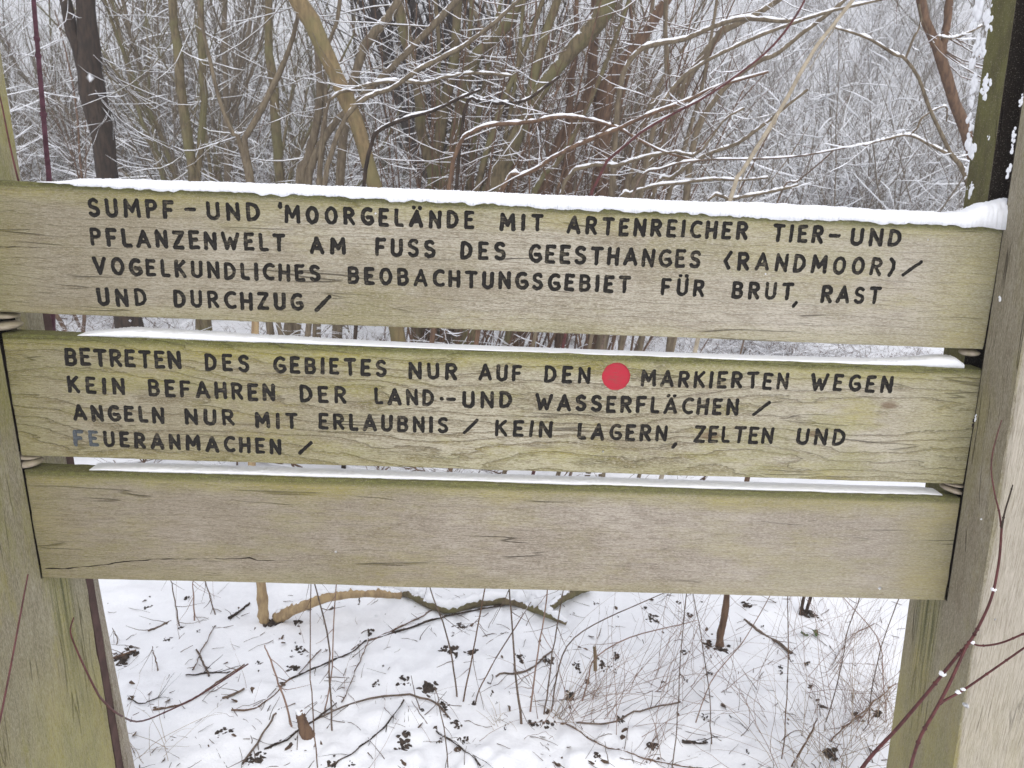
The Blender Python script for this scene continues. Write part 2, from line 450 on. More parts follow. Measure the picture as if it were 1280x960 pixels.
# ------------------------------------------------------------------ ground
def build_ground():
    n = 420
    u = np.linspace(-1, 1, n)
    gx = np.sign(u) * (1.7 * np.abs(u) * 1.2 + 118 * np.abs(u) ** 4.5)
    v = np.linspace(0, 1, n)
    gy = -0.2 + 2.6 * v + 150 * v ** 4.2
    gy = np.concatenate([[-60, -30, -12, -5, -2.2, -1.0, -0.6, -0.4], gy])
    X, Y = np.meshgrid(gx, gy); Z = terrain(X, Y)
    V = np.stack([X, Y, Z], -1).reshape(-1, 3); ny, nx = X.shape
    i = np.arange(ny - 1)[:, None] * nx + np.arange(nx - 1)[None, :]
    q = np.stack([i, i + 1, i + nx + 1, i + nx], -1).reshape(-1, 4)
    o = link('snowy_ground', mesh_np('snowy_ground', V, q, np.full(len(q), 4)), M_SNOWG); tag(o, kind='structure')


build_ground()

# ------------------------------------------------------------------ the sign
sign = empty('wooden_sign', (0.06, 0.02, 0.0))
tag(sign, 'large weathered oak information board of three snow-topped planks between two thick posts', 'sign')


def reparent(o, p=sign):
    o.parent = p; o.matrix_parent_inverse = p.matrix_basis.inverted() if p.parent is None else Matrix()
    return o


# lines where the inner faces of the two posts meet the board plane (x at z)
def xl(z): return -0.834 + (1.319 - z) * (0.014 / 0.463)
def xr(z): return 0.924 + (1.5 - z) * (0.022 / 0.685)


def make_post(side, zb, yf, yb, W, mat, cap):
    s = -1 if side == 'L' else 1           # body extends towards s
    xf = xl if side == 'L' else xr
    c = 0.007; g0, g1, gd = -0.002, 0.052, 0.034
    prof = [(0, yf + c), (0, g0), (gd, g0), (gd, g1), (0, g1), (0, yb - c), (c, yb), (W - c, yb), (W, yb - c), (W, yf + c), (W - c, yf), (c, yf)]
    # extra points on the broad inner face so that it can be slightly uneven
    zs = list(np.arange(-0.15, zb, 0.03)) + [zb, zb + 1e-5] + list(np.arange(zb + 0.03, 2.35, 0.03))
    rings = []
    for z in zs:
        r = []
        for k, (a, y) in enumerate(prof):
            if z <= zb and k in (2, 3): a = 0.0
            w = 0.0016 * float(fbm(z * 5 + k * 3.1, k * 1.7, s, 2)) + 0.0008 * float(NZ(z * 40, k * 5.3))
            if k in (1, 2, 3, 4): w *= 0.3
            r.append((xf(z) + s * a + w, y + (w if k not in (1, 2, 3, 4) else 0), z))
        rings.append(r)
    V = np.array(rings).reshape(-1, 3); K = len(prof); q = []
    for i in range(len(zs) - 1):
        for k in range(K):
            k2 = (k + 1) % K; q.append([i * K + k, i * K + k2, (i + 1) * K + k2, (i + 1) * K + k])
    q = np.array(q)
    if s > 0: q = q[:, ::-1]
    idx = list(q.ravel()) + list(range(K)) + list(range((len(zs) - 1) * K, len(zs) * K)); fn = [4] * len(q) + [K, K]
    o = link('post', mesh_np('post', V, idx, fn), mat, sm=False); return reparent(o)


ZB_L = P(55, 722)[2] - 0.002; ZB_R = P(1180, 750)[2] - 0.002
M_POSTL = wood('post_wood_left', 'Z', 3.3, base=(0.33, 0.30, 0.20), dark=(0.18, 0.155, 0.095), light=(0.45, 0.41, 0.31), ring_scale=26, ring_amp=.8,
               ring_strength=.22, green=1.0, plank=False, band=(0.052, 0.05, ZB_L), lowfreq=(.8, 7), moss=(0.255, 0.25, 0.052))
M_POSTR = wood('post_wood_right', 'Z', 8.1, base=(0.31, 0.275, 0.20), dark=(0.20, 0.17, 0.115), light=(0.42, 0.38, 0.30), ring_scale=24, ring_amp=.7,
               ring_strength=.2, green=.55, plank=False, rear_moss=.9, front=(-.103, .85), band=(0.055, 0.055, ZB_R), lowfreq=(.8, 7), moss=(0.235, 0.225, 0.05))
make_post('L', ZB_L, -0.215, 0.147, 0.30, M_POSTL, None)
make_post('R', ZB_R, -0.103, 0.128, 0.25, M_POSTR, None)['label'] = 'right post with a pale front face and snow lodged on its rear edge'


def box_between(name, mat, rows, y0, y1):
    """rows: (x0, x1, z) sections from bottom to top"""
    V = []
    for x0, x1, z in rows: V += [(x0, y0, z), (x1, y0, z), (x1, y1, z), (x0, y1, z)]
    q = []
    for i in range(len(rows) - 1):
        for k in range(4): q.append([i * 4 + k, i * 4 + (k + 1) % 4, i * 4 + 4 + (k + 1) % 4, i * 4 + 4 + k])
    n = (len(rows) - 1) * 4; q += [[3, 2, 1, 0], [n, n + 1, n + 2, n + 3]]
    return reparent(link(name, mesh_np(name, np.array(V), q, [4] * len(q)), mat, sm=False))


M_RUST = flat_mat('red_brown_batten', (0.10, 0.058, 0.05), 0.35, 30)
M_GREYW = wood('grey_batten_wood', 'Z', 5.0, base=(0.33, 0.29, 0.26), plank=False, green=.1, ring_strength=.1)
box_between('batten', M_RUST, [(xl(z) - 0.15, xl(z) - 0.0035 + 0.004 * (0.8 - z), z) for z in np.linspace(-0.1, 1.42, 20)], 0.149, 0.176)['label'] = 'narrow red-brown strip along the rear edge of the left post'
box_between('batten', M_GREYW, [(xl(z) - 0.15, xl(z) - 0.006 + 0.036 * max(0, 0.72 - z), z) for z in np.linspace(-0.1, 0.95, 16)], 0.178, 0.20)['label'] = 'grey backing strip low on the left post'

# ------- glyphs: centre-line strokes in a box of height 1
def arc(cx, cy, rx, ry, a0, a1, n=12):
    return [(cx + rx * math.cos(rad(a)), cy + ry * math.sin(rad(a))) for a in np.linspace(a0, a1, n)]


GL = {
    'A': (.74, [[(0, 0), (.37, 1), (.74, 0)], [(.13, .30), (.61, .30)]]),
    'B': (.56, [[(0, 0), (0, 1)], [(0, 1), (.26, 1)] + arc(.28, .77, .24, .23, 90, -90)[1:] + [(0, .54)], [(.28, .54)] + arc(.29, .27, .27, .27, 90, -90)[1:] + [(0, 0)]]),
    'C': (.52, [arc(.40, .5, .40, .5, 62, 298, 18)]),
    'D': (.58, [[(0, 0), (0, 1), (.14, 1)] + arc(.14, .5, .44, .5, 85, -85, 14) + [(.14, 0), (0, 0)]]),
    'E': (.46, [[(.46, 1), (0, 1), (0, 0), (.46, 0)], [(0, .52), (.36, .52)]]),
    'F': (.48, [[(.48, 1), (0, 1), (0, 0)], [(0, .50), (.38, .50)]]),
    'G': (.60, [arc(.38, .5, .38, .5, 58, 325, 18) + [(.60, .44), (.36, .44)]]),
    'H': (.58, [[(0, 0), (0, 1)], [(.58, 0), (.58, 1)], [(0, .5), (.58, .5)]]),
    'I': (.02, [[(0, 0), (.02, 1)]]),
    'K': (.56, [[(0, 0), (0, 1)], [(.52, 1), (.02, .46)], [(.16, .60), (.56, 0)]]),
    'L': (.40, [[(0, 1), (.01, .16), (.06, .02), (.16, 0), (.40, 0)]]),
    'M': (.84, [[(0, 0), (.06, 1), (.42, .32), (.80, 1), (.84, 0)]]),
    'N': (.60, [[(0, 0), (0, 1), (.60, 0), (.60, 1)]]),
    'O': (.66, [arc(.33, .5, .33, .5, 0, 360, 24)]),
    'P': (.52, [[(0, 0), (0, 1), (.24, 1)] + arc(.26, .74, .26, .26, 88, -88) + [(0, .48)]]),
    'R': (.56, [[(0, 0), (0, 1), (.24, 1)] + arc(.26, .75, .27, .25, 88, -88) + [(0, .50)], [(.22, .50), (.56, 0)]]),
    'S': (.54, [arc(.28, .76, .25, .24, 35, 230, 12) + arc(.27, .25, .27, .25, 65, -150, 12)]),
    'T': (.62, [[(0, 1), (.62, 1)], [(.31, 1), (.31, 0)]]),
    'U': (.56, [[(0, 1), (0, .30)] + arc(.28, .28, .28, .28, 180, 360, 12) + [(.56, .30), (.56, 1)]]),
    'V': (.70, [[(0, 1), (.37, 0), (.70, 1)]]),
    'W': (1.0, [[(0, 1), (.27, 0), (.50, .68), (.72, 0), (1.0, 1)]]),
    'Z': (.56, [[(0, 1), (.56, 1), (0, 0), (.56, 0)]]),
    '/': (.86, [[(0, 0), (.86, 1)]]),
    ',': (.16, [[(.16, .02), (0, -.22)]]),
    '-': (.62, [[(0, .5), (.62, .5)]]),
    '.': (.02, [[(0, .5), (.02, .5)]]),
    "'": (.06, [[(.06, 1), (0, .82), (.05, .76)]]),
    '<': (.34, [[(.34, 1.02), (0, .45), (.28, 0)]]),
    '>': (.26, [[(0, 1.05), (.24, .82), (.26, .4), (.06, -.06)]]),
}
GL['Ä'] = (.74, GL['A'][1] + [[(.14, 1.24), (.16, 1.24)], [(.58, 1.24), (.60, 1.24)]])
GL['Ü'] = (.56, GL['U'][1] + [[(.06, 1.28), (.08, 1.28)], [(.48, 1.28), (.50, 1.28)]])

# word, x0, x1, y centre at first and last letter, outer height (all measured on the photograph's board plane)
W1 = [('SUMPF', 109.2, 217.7, 259.5, 261.7, 24.5), ('-', 230, 245.3, 262, 262.3, 24), ('UND', 257.8, 325, 263.8, 264.9, 24),
      ("'", 347, 351.5, 262, 262, 20), ('MOORGELÄNDE', 355.2, 593.1, 267.3, 275.2, 23.3), ('MIT', 624.6, 679.7, 277.5, 278.7, 22.5),
      ('ARTENREICHER', 708.3, 935.2, 281, 289, 23.3), ('TIER', 965.6, 1029.8, 290.9, 293.7, 23), ('-', 1035.7, 1051.2, 294, 294.2, 23),
      ('UND', 1063.3, 1127.3, 296.2, 297.7, 22.8),
      ('PFLANZENWELT', 112.3, 357.2, 296.1, 303.8, 23.4), ('AM', 386.9, 432.6, 306.6, 307.6, 22), ('FUSS', 468.9, 544.4, 308.5, 311.3, 23.4),
      ('DES', 575.5, 632.3, 313, 314.4, 23.6), ('GEESTHANGES', 660.5, 876.6, 316.4, 324.4, 24), ('<RANDMOOR>', 904, 1119.2, 325, 334.4, 23.5),
      ('/', 1127.8, 1152.9, 335, 335, 21.7),
      ('VOGELKUNDLICHES', 115.3, 400.9, 332.2, 342.3, 22.6), ('BEOBACHTUNGSGEBIET', 434.4, 788.7, 344.1, 355.8, 22.8),
      ('FÜR', 826.2, 881.2, 358.1, 359.6, 22.4), ('BRUT', 915, 992.3, 362.3, 364.7, 22.5), (',', 991.4, 998.9, 370, 370, 22),
      ('RAST', 1026.6, 1101.3, 367.3, 369.6, 22.3),
      ('UND', 121.2, 183.7, 371.2, 372.2, 23), ('DURCHZUG', 216.6, 378.7, 373, 377.9, 22.8), ('/', 392.7, 414.5, 379.4, 379.4, 22.5)]
W2 = [('BETRETEN', 80.6, 225.9, 445.5, 450.7, 22.6), ('DES', 255.7, 311.9, 452.6, 454.2, 22.2), ('GEBIETES', 341.2, 483.5, 455.4, 460.5, 22),
      ('NUR', 510.5, 572.1, 463.4, 464.5, 21.8), ('AUF', 597.9, 652.7, 465.5, 466.7, 21.3), ('DEN', 680.4, 738.3, 467.6, 469.4, 21.8),
      ('MARKIERTEN', 801, 986, 472.3, 476.7, 21.8), ('WEGEN', 1013, 1116.2, 477.7, 480.9, 21.8),
      ('KEIN', 84.1, 156.1, 480.7, 483.5, 21.6), ('BEFAHREN', 184.9, 344, 484.7, 490.8, 22.2), ('DER', 374.5, 433.1, 492.2, 493.6, 22),
      ('LAND', 467.6, 542.8, 495.2, 497.1, 21.6), ('.', 549.6, 555.6, 498.5, 498.5, 20), ('-', 557.4, 570.2, 498.9, 499, 20),
      ('UND', 577.7, 640.5, 499.4, 500.2, 22), ('WASSERFLÄCHEN', 668.7, 923.3, 502.3, 509.3, 21.8), ('/', 940.9, 963.1, 510.3, 510.3, 20.3),
      ('ANGELN', 90.5, 205.3, 515.2, 518.9, 21), ('NUR', 230.6, 293.2, 520.6, 522.2, 21), ('MIT', 318.3, 372.2, 524.8, 526.2, 20.5),
      ('ERLAUBNIS', 398, 560.8, 526.6, 531.8, 21.4), ('/', 578.4, 598.3, 532.7, 532.7, 20.6), ('KEIN', 618.7, 690.2, 534.4, 537.2, 21.2),
      ('LAGERN', 721.9, 834.4, 538.8, 542.1, 21.3), (',', 840.2, 846.4, 547.5, 547.5, 20), ('ZELTEN', 867.5, 967.3, 541.9, 544.9, 21.8),
      ('UND', 995.9, 1056.9, 545.4, 547.0, 21.2),
      ('FEUERANMACHEN', 91.6, 351.8, 547, 558.5, 20.4), ('/', 372.2, 391.4, 559.4, 559.4, 17.8)]


def xz(px, py):
    p = P(px, py); return np.array([p[0], p[2]])


CELL = 0.00085


def stroke_sdf(strokes, H, sw):
    """signed distance (negative inside) on a grid round the glyph; H centre-line height, sw half stroke"""
    pts = np.array([p for s in strokes for p in s]) * H
    lo = pts.min(0) - sw - 4 * CELL; hi = pts.max(0) + sw + 4 * CELL
    nx, ny = (np.ceil((hi - lo) / CELL).astype(int) + 1)
    gx = lo[0] + np.arange(nx) * CELL; gy = lo[1] + np.arange(ny) * CELL
    X, Y = np.meshgrid(gx, gy, indexing='ij'); D = np.full(X.shape, 9.0)
    for s in strokes:
        s = np.array(s) * H
        for a, b in zip(s[:-1], s[1:]):
            ab = b - a; L2 = ab @ ab + 1e-12
            t = np.clip(((X - a[0]) * ab[0] + (Y - a[1]) * ab[1]) / L2, 0, 1)
            D = np.minimum(D, np.hypot(X - a[0] - t * ab[0], Y - a[1] - t * ab[1]))
    return gx, gy, X, Y, D - sw


def contour(S):
    """marching squares: vertices in grid units, edges"""
    ins = S < 0; nx, ny = S.shape
    cnt = ins[:-1, :-1].astype(int) + ins[1:, :-1] + ins[1:, 1:] + ins[:-1, 1:]
    cells = np.argwhere((cnt > 0) & (cnt < 4)); vid = {}; vs_ = []; es = []

    def gv(i, j, i2, j2):
        k = (i, j, i2, j2)
        if k not in vid:
            a, b = S[i, j], S[i2, j2]; t = min(max(a / (a - b), 0.04), 0.96); vid[k] = len(vs_); vs_.append((i + t * (i2 - i), j + t * (j2 - j)))
        return vid[k]
    for i, j in cells:
        i = int(i); j = int(j); c = []
        if ins[i, j] != ins[i + 1, j]: c.append(gv(i, j, i + 1, j))
        if ins[i + 1, j] != ins[i + 1, j + 1]: c.append(gv(i + 1, j, i + 1, j + 1))
        if ins[i, j + 1] != ins[i + 1, j + 1]: c.append(gv(i, j + 1, i + 1, j + 1))
        if ins[i, j] != ins[i, j + 1]: c.append(gv(i, j, i, j + 1))
        if len(c) == 2: es.append((c[0], c[1]))
        elif len(c) == 4:
            if ins[i, j]: es += [(c[0], c[1]), (c[2], c[3])]
            else: es += [(c[3], c[0]), (c[1], c[2])]
    return np.array(vs_), es


def make_plank(corners, T, words, mat, label, extra=(), pid=0):
    """corners px: TL, TR, BR, BL on the board plane. Letters are routed into the front face."""
    tl, tr, br, bl = [xz(*c) for c in corners]
    ang = math.atan2(tr[1] - tl[1], tr[0] - tl[0]); ca, sa = math.cos(ang), math.sin(ang)
    def loc(p): d = np.asarray(p) - tl; return np.stack([d[..., 0] * ca + d[..., 1] * sa, -d[..., 0] * sa + d[..., 1] * ca], -1)
    M = Matrix.Translation((tl[0], 0, tl[1])) @ Matrix.Rotation(-ang, 4, 'Y')
    c = [loc(p) for p in (tl, tr, br, bl)]
    # outline, counter-clockwise seen from the front (+x right, +z up): TL -> BL -> BR -> TR
    def edge(a, b, n, amp, seed, f=9):
        t = np.linspace(0, 1, n, endpoint=False); L = np.linalg.norm(b - a); d = (b - a) / L; nn = np.array([d[1], -d[0]])
        w = amp * (fbm(t * L * f + seed, seed * 1.3, 0, 3) + 0.35 * NZ(t * L * 130, seed)) * np.minimum(1, np.minimum(t, 1 - t) * 30)
        return a + (b - a) * t[:, None] + nn * w[:, None], np.repeat(nn[None], n, 0)
    E_ = [edge(c[0], c[3], 26, .0015, pid + .1), edge(c[3], c[2], 240, .0007, pid + 3.1), edge(c[2], c[1], 26, .0015, pid + 5.2), edge(c[1], c[0], 300, .0016, pid + 7.7)]
    out = np.concatenate([e[0] for e in E_]); nrm = np.concatenate([e[1] for e in E_])
    nrm = (nrm + np.roll(nrm, 1, 0) + np.roll(nrm, -1, 0)); nrm /= np.linalg.norm(nrm, axis=1, keepdims=True)
    r = 0.0035; rings = []
    for k in range(4):
        a = k / 3 * math.pi / 2; rings.append((out - nrm * r * (1 - math.sin(a)), r * (1 - math.cos(a))))
    rings.append((out, T - 0.004)); rings.append((out - nrm * 0.004, T))
    n = len(out)
    # letters
    holes = []; H2 = []
    for wi, (w, x0, x1, y0, y1, h) in enumerate(words):
        A = loc(xz(x0, y0)); Bp = loc(xz(x1, y1)); Lw = np.linalg.norm(Bp - A); d = (Bp - A) / Lw
        if len(w) == 1: d = np.array([1.0, -0.0]); Lw = Bp[0] - A[0]
        ha = loc(xz(x0, y0 - h / 2)); hb = loc(xz(x0, y0 + h / 2)); Ho = np.linalg.norm(ha - hb)
        if w == ',': Ho = 0.031
        sw = 0.00345; H = Ho - 2 * sw
        widths = [GL[ch][0] * H for ch in w]
        if len(w) == 1: sc = [max(0.001, (Lw - 2 * sw)) / max(widths[0], 1e-4)] if w in '/-' else [1.0]; gap = 0
        else:
            tot = sum(widths) + 2 * sw * len(w); gap = (Lw - tot) / (len(w) - 1)
            mul = 1.0
            gmin, gmax = 0.0045, 0.0100
            if gap < gmin: mul = (Lw - 2 * sw * len(w) - gmin * (len(w) - 1)) / sum(widths)
            if gap > gmax: mul = (Lw - 2 * sw * len(w) - gmax * (len(w) - 1)) / sum(widths)
            mul = min(max(mul, .82), 1.22); widths = [q * mul for q in widths]; gap = (Lw - sum(widths) - 2 * sw * len(w)) / (len(w) - 1)
            sc = [mul] * len(w)
        x = sw
        for li, ch in enumerate(w):
            s = sc[li]; wd = GL[ch][0] * H * s
            jr = random.gauss(0, 0.018); jy = random.gauss(0, 0.0004); js = 1 + random.gauss(0, 0.015)
            strokes = [[(px * s, py - .5) for px, py in st] for st in GL[ch][1]]
            gx, gy, X, Y, S = stroke_sdf(strokes, H * js, sw * random.uniform(.93, 1.08))
            S = S + 0.00055 * NZ(X * 210 + li * 7.7, Y * 210 + wi * 3.3) + 0.00028 * NZ(X * 520 + li * 3.7, Y * 520 + wi) + 0.00022 * NZ(X * 1100, Y * 1100, li)
            o = A + d * x; ax = d * math.cos(jr) + np.array([-d[1], d[0]]) * math.sin(jr); ay = np.array([-ax[1], ax[0]])
            o = o + np.array([-d[1], d[0]]) * jy
            worn_or_veiled = w == 'FEUERANMACHEN' and li < 2  # first two letters carry the flake's veil in their paint
            holes.append((gx, gy, S, o, ax, ay, ch, 'w' if worn_or_veiled else 'k')); x += wd + 2 * sw + gap
    for (kind, data) in extra:
        if kind == 'dot':
            cx, cy, rp = data; o = loc(xz(cx, cy)); R0 = np.linalg.norm(loc(xz(cx + rp, cy)) - o)
            g = np.arange(-R0 - .004, R0 + .004, CELL * 1.6); X, Y = np.meshgrid(g, g, indexing='ij')
            holes.append((g, g, np.hypot(X, Y) - R0 + 0.0005 * NZ(X * 200, Y * 200) + .0004 * NZ(X * 700, Y * 700), o, np.array([1., 0]), np.array([0, 1.]), 'dot', 'r'))
        else:
            pts = np.array([loc(xz(px, py)) for px, py, w in data]); ws = np.array([w for _, _, w in data])
            o = pts[0]; q = pts - o
            lo = q.min(0) - .004; hi = q.max(0) + .004; gx = np.arange(lo[0], hi[0], .0011); gy = np.arange(lo[1], hi[1], .0005)
            X, Y = np.meshgrid(gx, gy, indexing='ij'); yy = np.interp(gx, q[:, 0], q[:, 1]) + 0.0009 * fbm(gx * 60, 3.3, 0, 3); wj = np.interp(gx, q[:, 0], ws, left=-.002, right=-.002)
            wj = wj * (0.8 + 0.5 * NZ(gx * 90, 1.0)) - .0002
            wj[gx < q[0, 0]] = -.002 if data[0][2] < .0009 else wj[len(gx) // 2]
            S = np.abs(Y - yy[:, None]) - np.maximum(wj, -.002)[:, None]
            keep = (o[0] + gx) > 0.004; S[~keep] = .002
            holes.append((gx, gy, S, o, np.array([1., 0]), np.array([0, 1.]), 'crack', 'c'))
    f0 = rings[0][0]; V2 = [Vector(p) for p in f0]; ed = [(i, (i + 1) % n) for i in range(n)]
    for (gx, gy, S, o, ax, ay, ch, kd) in holes:
        cv, ce = contour(S); off = len(V2)
        dx, dy = gx[1] - gx[0], gy[1] - gy[0]
        for i, j in cv:
            p = o + ax * (gx[0] + i * dx) + ay * (gy[0] + j * dy); V2.append(Vector((p[0], p[1])))
        ed += [(a + off, b + off) for a, b in ce]
    ov, oe, of, *_ = delaunay_2d_cdt(V2, ed, [], 0, 1e-7, False)
    pv = np.array([(v.x, v.y) for v in ov]); tri = np.array([list(f) for f in of if len(f) == 3])
    cen = pv[tri].mean(1); kill = np.zeros(len(tri), bool)
    for (gx, gy, S, o, ax, ay, ch, kd) in holes:
        q = cen - o; lx = q @ ax; ly = q @ ay; dx, dy = gx[1] - gx[0], gy[1] - gy[0]
        fi = (lx - gx[0]) / dx; fj = (ly - gy[0]) / dy
        m = (fi >= 0) & (fj >= 0) & (fi < len(gx) - 1.001) & (fj < len(gy) - 1.001)
        ii = np.where(m)[0]; a = fi[ii].astype(int); b = fj[ii].astype(int); u = fi[ii] - a; v = fj[ii] - b
        s = S[a, b] * (1 - u) * (1 - v) + S[a + 1, b] * u * (1 - v) + S[a, b + 1] * (1 - u) * v + S[a + 1, b + 1] * u * v
        kill[ii[s < 0]] = True
    # keep only triangles inside the outline (outline may be locally concave)
    tri = tri[~kill]
    # orient towards -Y
    a, b, c_ = pv[tri[:, 0]], pv[tri[:, 1]], pv[tri[:, 2]]
    area = (b[:, 0] - a[:, 0]) * (c_[:, 1] - a[:, 1]) - (b[:, 1] - a[:, 1]) * (c_[:, 0] - a[:, 0])
    tri = tri[np.abs(area) > 1e-12]; area = area[np.abs(area) > 1e-12]
    tri[area < 0] = tri[area < 0][:, ::-1]
    V = [(p[0], 0.0, p[1]) for p in pv]; idx = list(tri.ravel()); fn = [3] * len(tri); off = len(V)
    for ring, y in rings: V += [(p[0], y, p[1]) for p in ring]
    for k in range(len(rings) - 1):
        for i in range(n):
            j = (i + 1) % n; idx += [off + k * n + i, off + (k + 1) * n + i, off + (k + 1) * n + j, off + k * n + j]; fn.append(4)
    idx += list(range(off + (len(rings) - 1) * n, off + len(rings) * n))[::-1]; fn.append(n)
    o = link('plank', mesh_np('plank', np.array(V), idx, fn), mat, sm=False)
    o.matrix_world = M; o.parent = sign; o.matrix_parent_inverse = Matrix.Translation(sign.location).inverted(); o.matrix_basis = M
    o['label'] = label
    # letters
    for (gx, gy, S, og, ax, ay, ch, kd) in holes:
        ins = S < (gx[1] - gx[0]) * 1.6
        cellm = ins[:-1, :-1] | ins[1:, :-1] | ins[1:, 1:] | ins[:-1, 1:]
        used = np.zeros(S.shape, bool); ci = np.argwhere(cellm)
        for a, b in ((0, 0), (1, 0), (1, 1), (0, 1)): used[ci[:, 0] + a, ci[:, 1] + b] = True
        idm = -np.ones(S.shape, int); ui = np.argwhere(used); idm[ui[:, 0], ui[:, 1]] = np.arange(len(ui))
        s = S[ui[:, 0], ui[:, 1]]
        if kd in 'wk': dep = 0.00018 + 0.0030 * ss(0, 0.0022, -s) + 0.0003 * NZ(ui[:, 0] * .6, ui[:, 1] * .6) * (s < -.0008)
        elif kd == 'r': dep = 0.0003 + 0.0022 * ss(0, 0.0012, -s)
        else: dep = 0.0003 + 0.006 * ss(0, 0.0007, -s)
        p = og + np.outer(gx[ui[:, 0]], ax) + np.outer(gy[ui[:, 1]], ay)
        cx = p.mean(0)
        VV = np.stack([p[:, 0] - cx[0], dep, p[:, 1] - cx[1]], 1)
        q = np.stack([idm[ci[:, 0], ci[:, 1]], idm[ci[:, 0] + 1, ci[:, 1]], idm[ci[:, 0] + 1, ci[:, 1] + 1], idm[ci[:, 0], ci[:, 1] + 1]], 1)
        nm = {'w': 'letter', 'k': 'letter', 'r': 'red_dot', 'c': 'crack'}[kd]
        mt = {'w': M_PAINTV, 'k': M_PAINT, 'r': M_REDP, 'c': M_DWOOD}[kd]
        lo_ = link(nm, mesh_np(nm, VV, q, np.full(len(q), 4)), mt, o); lo_.location = (cx[0], 0, cx[1])
    # tongues that sit in the grooves of the posts
    Lm = c[1][0]; hh = 0.02
    for x0, x1, cc in ((-0.03, 0.02, c[0]), (Lm - 0.06, Lm + 0.022, c[1])):
        zc = [-hh, c[3][1] + hh]
        bx = 0 if x0 < 0 else 0
        VV = [(x, y, z) for x in (x0, x1) for y in (0.012, 0.036) for z in zc]
        if x0 > 0:   # follow the slanting end
            dxb = c[2][0] - c[1][0]
            VV = [(x + (dxb if z < -.1 else 0), y, z) for x in (x0, x1) for y in (0.012, 0.036) for z in zc]
        else:
            dxb = c[3][0] - c[0][0]; VV = [(x + (dxb if z < -.1 else 0), y, z) for x in (x0, x1) for y in (0.012, 0.036) for z in zc]
        q = [[0, 1, 3, 2], [4, 6, 7, 5], [0, 4, 5, 1], [2, 3, 7, 6], [0, 2, 6, 4], [1, 5, 7, 3]]
        link('tongue', mesh_np('tongue', np.array(VV), q, [4] * 6), M_DWOOD, o, sm=False)
    return o, c, M


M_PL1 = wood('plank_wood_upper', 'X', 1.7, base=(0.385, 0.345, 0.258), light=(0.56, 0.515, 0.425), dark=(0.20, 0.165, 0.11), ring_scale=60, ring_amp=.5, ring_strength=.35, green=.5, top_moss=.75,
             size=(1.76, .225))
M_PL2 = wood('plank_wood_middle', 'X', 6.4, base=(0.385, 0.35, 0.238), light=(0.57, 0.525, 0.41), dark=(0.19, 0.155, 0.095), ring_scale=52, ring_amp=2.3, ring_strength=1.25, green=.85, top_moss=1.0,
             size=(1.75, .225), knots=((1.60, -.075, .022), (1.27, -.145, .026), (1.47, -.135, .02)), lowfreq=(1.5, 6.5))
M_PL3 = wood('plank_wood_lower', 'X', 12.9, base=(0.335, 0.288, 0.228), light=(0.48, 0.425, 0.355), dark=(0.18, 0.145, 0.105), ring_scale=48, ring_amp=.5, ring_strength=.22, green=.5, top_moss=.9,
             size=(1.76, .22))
TH = 0.045
pl1 = make_plank([(-36, 223.5), (1256.5, 284), (1229, 437), (-4, 390)], TH, W1, M_PL1, 'upper plank with four lines of routed black lettering about marsh and moor land',
                 extra=[('crack', [(-20, 308, .0010), (30, 309, .0009), (62, 309.5, .0002)])], pid=1)
pl2 = make_plank([(1, 417), (1230, 462), (1204.5, 605.5), (26.5, 570)], TH, W2, M_PL2, 'middle plank with strong curved grain, four lines of lettering and a red dot',
                 extra=[('dot', (770.1, 470.6, 17.6))], pid=2)
pl3 = make_plank([(29.5, 588), (1201, 623), (1181.5, 751), (52.5, 722.5)], TH, [], M_PL3, 'lower plank left blank, with a long crack near its bottom edge',
                 extra=[('crack', [(57, 711, .0016), (85, 710.5, .0016), (118, 707.5, .0013), (160, 701.5, .0011), (200, 699, .0011), (250, 698.5, .0009), (300, 698, .0010), (312, 697, .0018), (322, 700, .0008), (360, 701, .0005), (400, 702, .0001)]),
                        ], pid=3)


def lathe(name, prof, k, mat, loc, parent=None, sc=(1, 1, 1)):
    V = []; q = []
    for r, z in prof:
        for j in range(k): a = j / k * 2 * math.pi; V.append((r * math.cos(a) * sc[0], r * math.sin(a) * sc[1], z * sc[2]))
    for i in range(len(prof) - 1):
        for j in range(k): q.append([i * k + j, i * k + (j + 1) % k, (i + 1) * k + (j + 1) % k, (i + 1) * k + j])
    idx = [x for f in q for x in f] + list(range(k))[::-1] + list(range((len(prof) - 1) * k, len(prof) * k)); fn = [4] * len(q) + [k, k]
    o = link(name, mesh_np(name, np.array(V), idx, fn), mat); o.location = loc
    if parent is not None: reparent(o, parent)
    return o


# pale spacer discs between the plank ends
def spacer(px, py, h, R0=0.024, tilt=0.0):
    p = P(px, py, 0.004)
    prof = [(R0 * math.cos(a) * .98 + .001, h / 2 * math.sin(a)) for a in np.linspace(-1.35, 1.35, 7)]
    o = lathe('spacer', prof, 20, M_NYLON, (p[0], 0.022, p[2]), sign); o.rotation_euler = (0, tilt, 0)


spacer(-2, 396, .0105, tilt=.05); spacer(0, 409, .016, .027, -.08); spacer(28, 573, .010, .022, .1); spacer(30, 582, .016, .024, -.12)
spacer(1219, 443, .013, .018, .0); spacer(1198, 608, .008, .022, .1); spacer(1196, 615.5, .012, .022, .25)
for px in ((1216.5, 525.5), (1215.5, 531.5)):  # dark discs standing for two small holes
    d = ray(*px); t = (xr(1.2) - CAM[0]) / d[0]; p = CAM + d * t
    prof = [(.0001, -.004), (.003, -.003), (.0036, 0), (.003, .0012)]
    o = lathe('hole_disc', prof, 10, M_DWOOD, p, sign); o.rotation_euler = (0, rad(-90), 0)


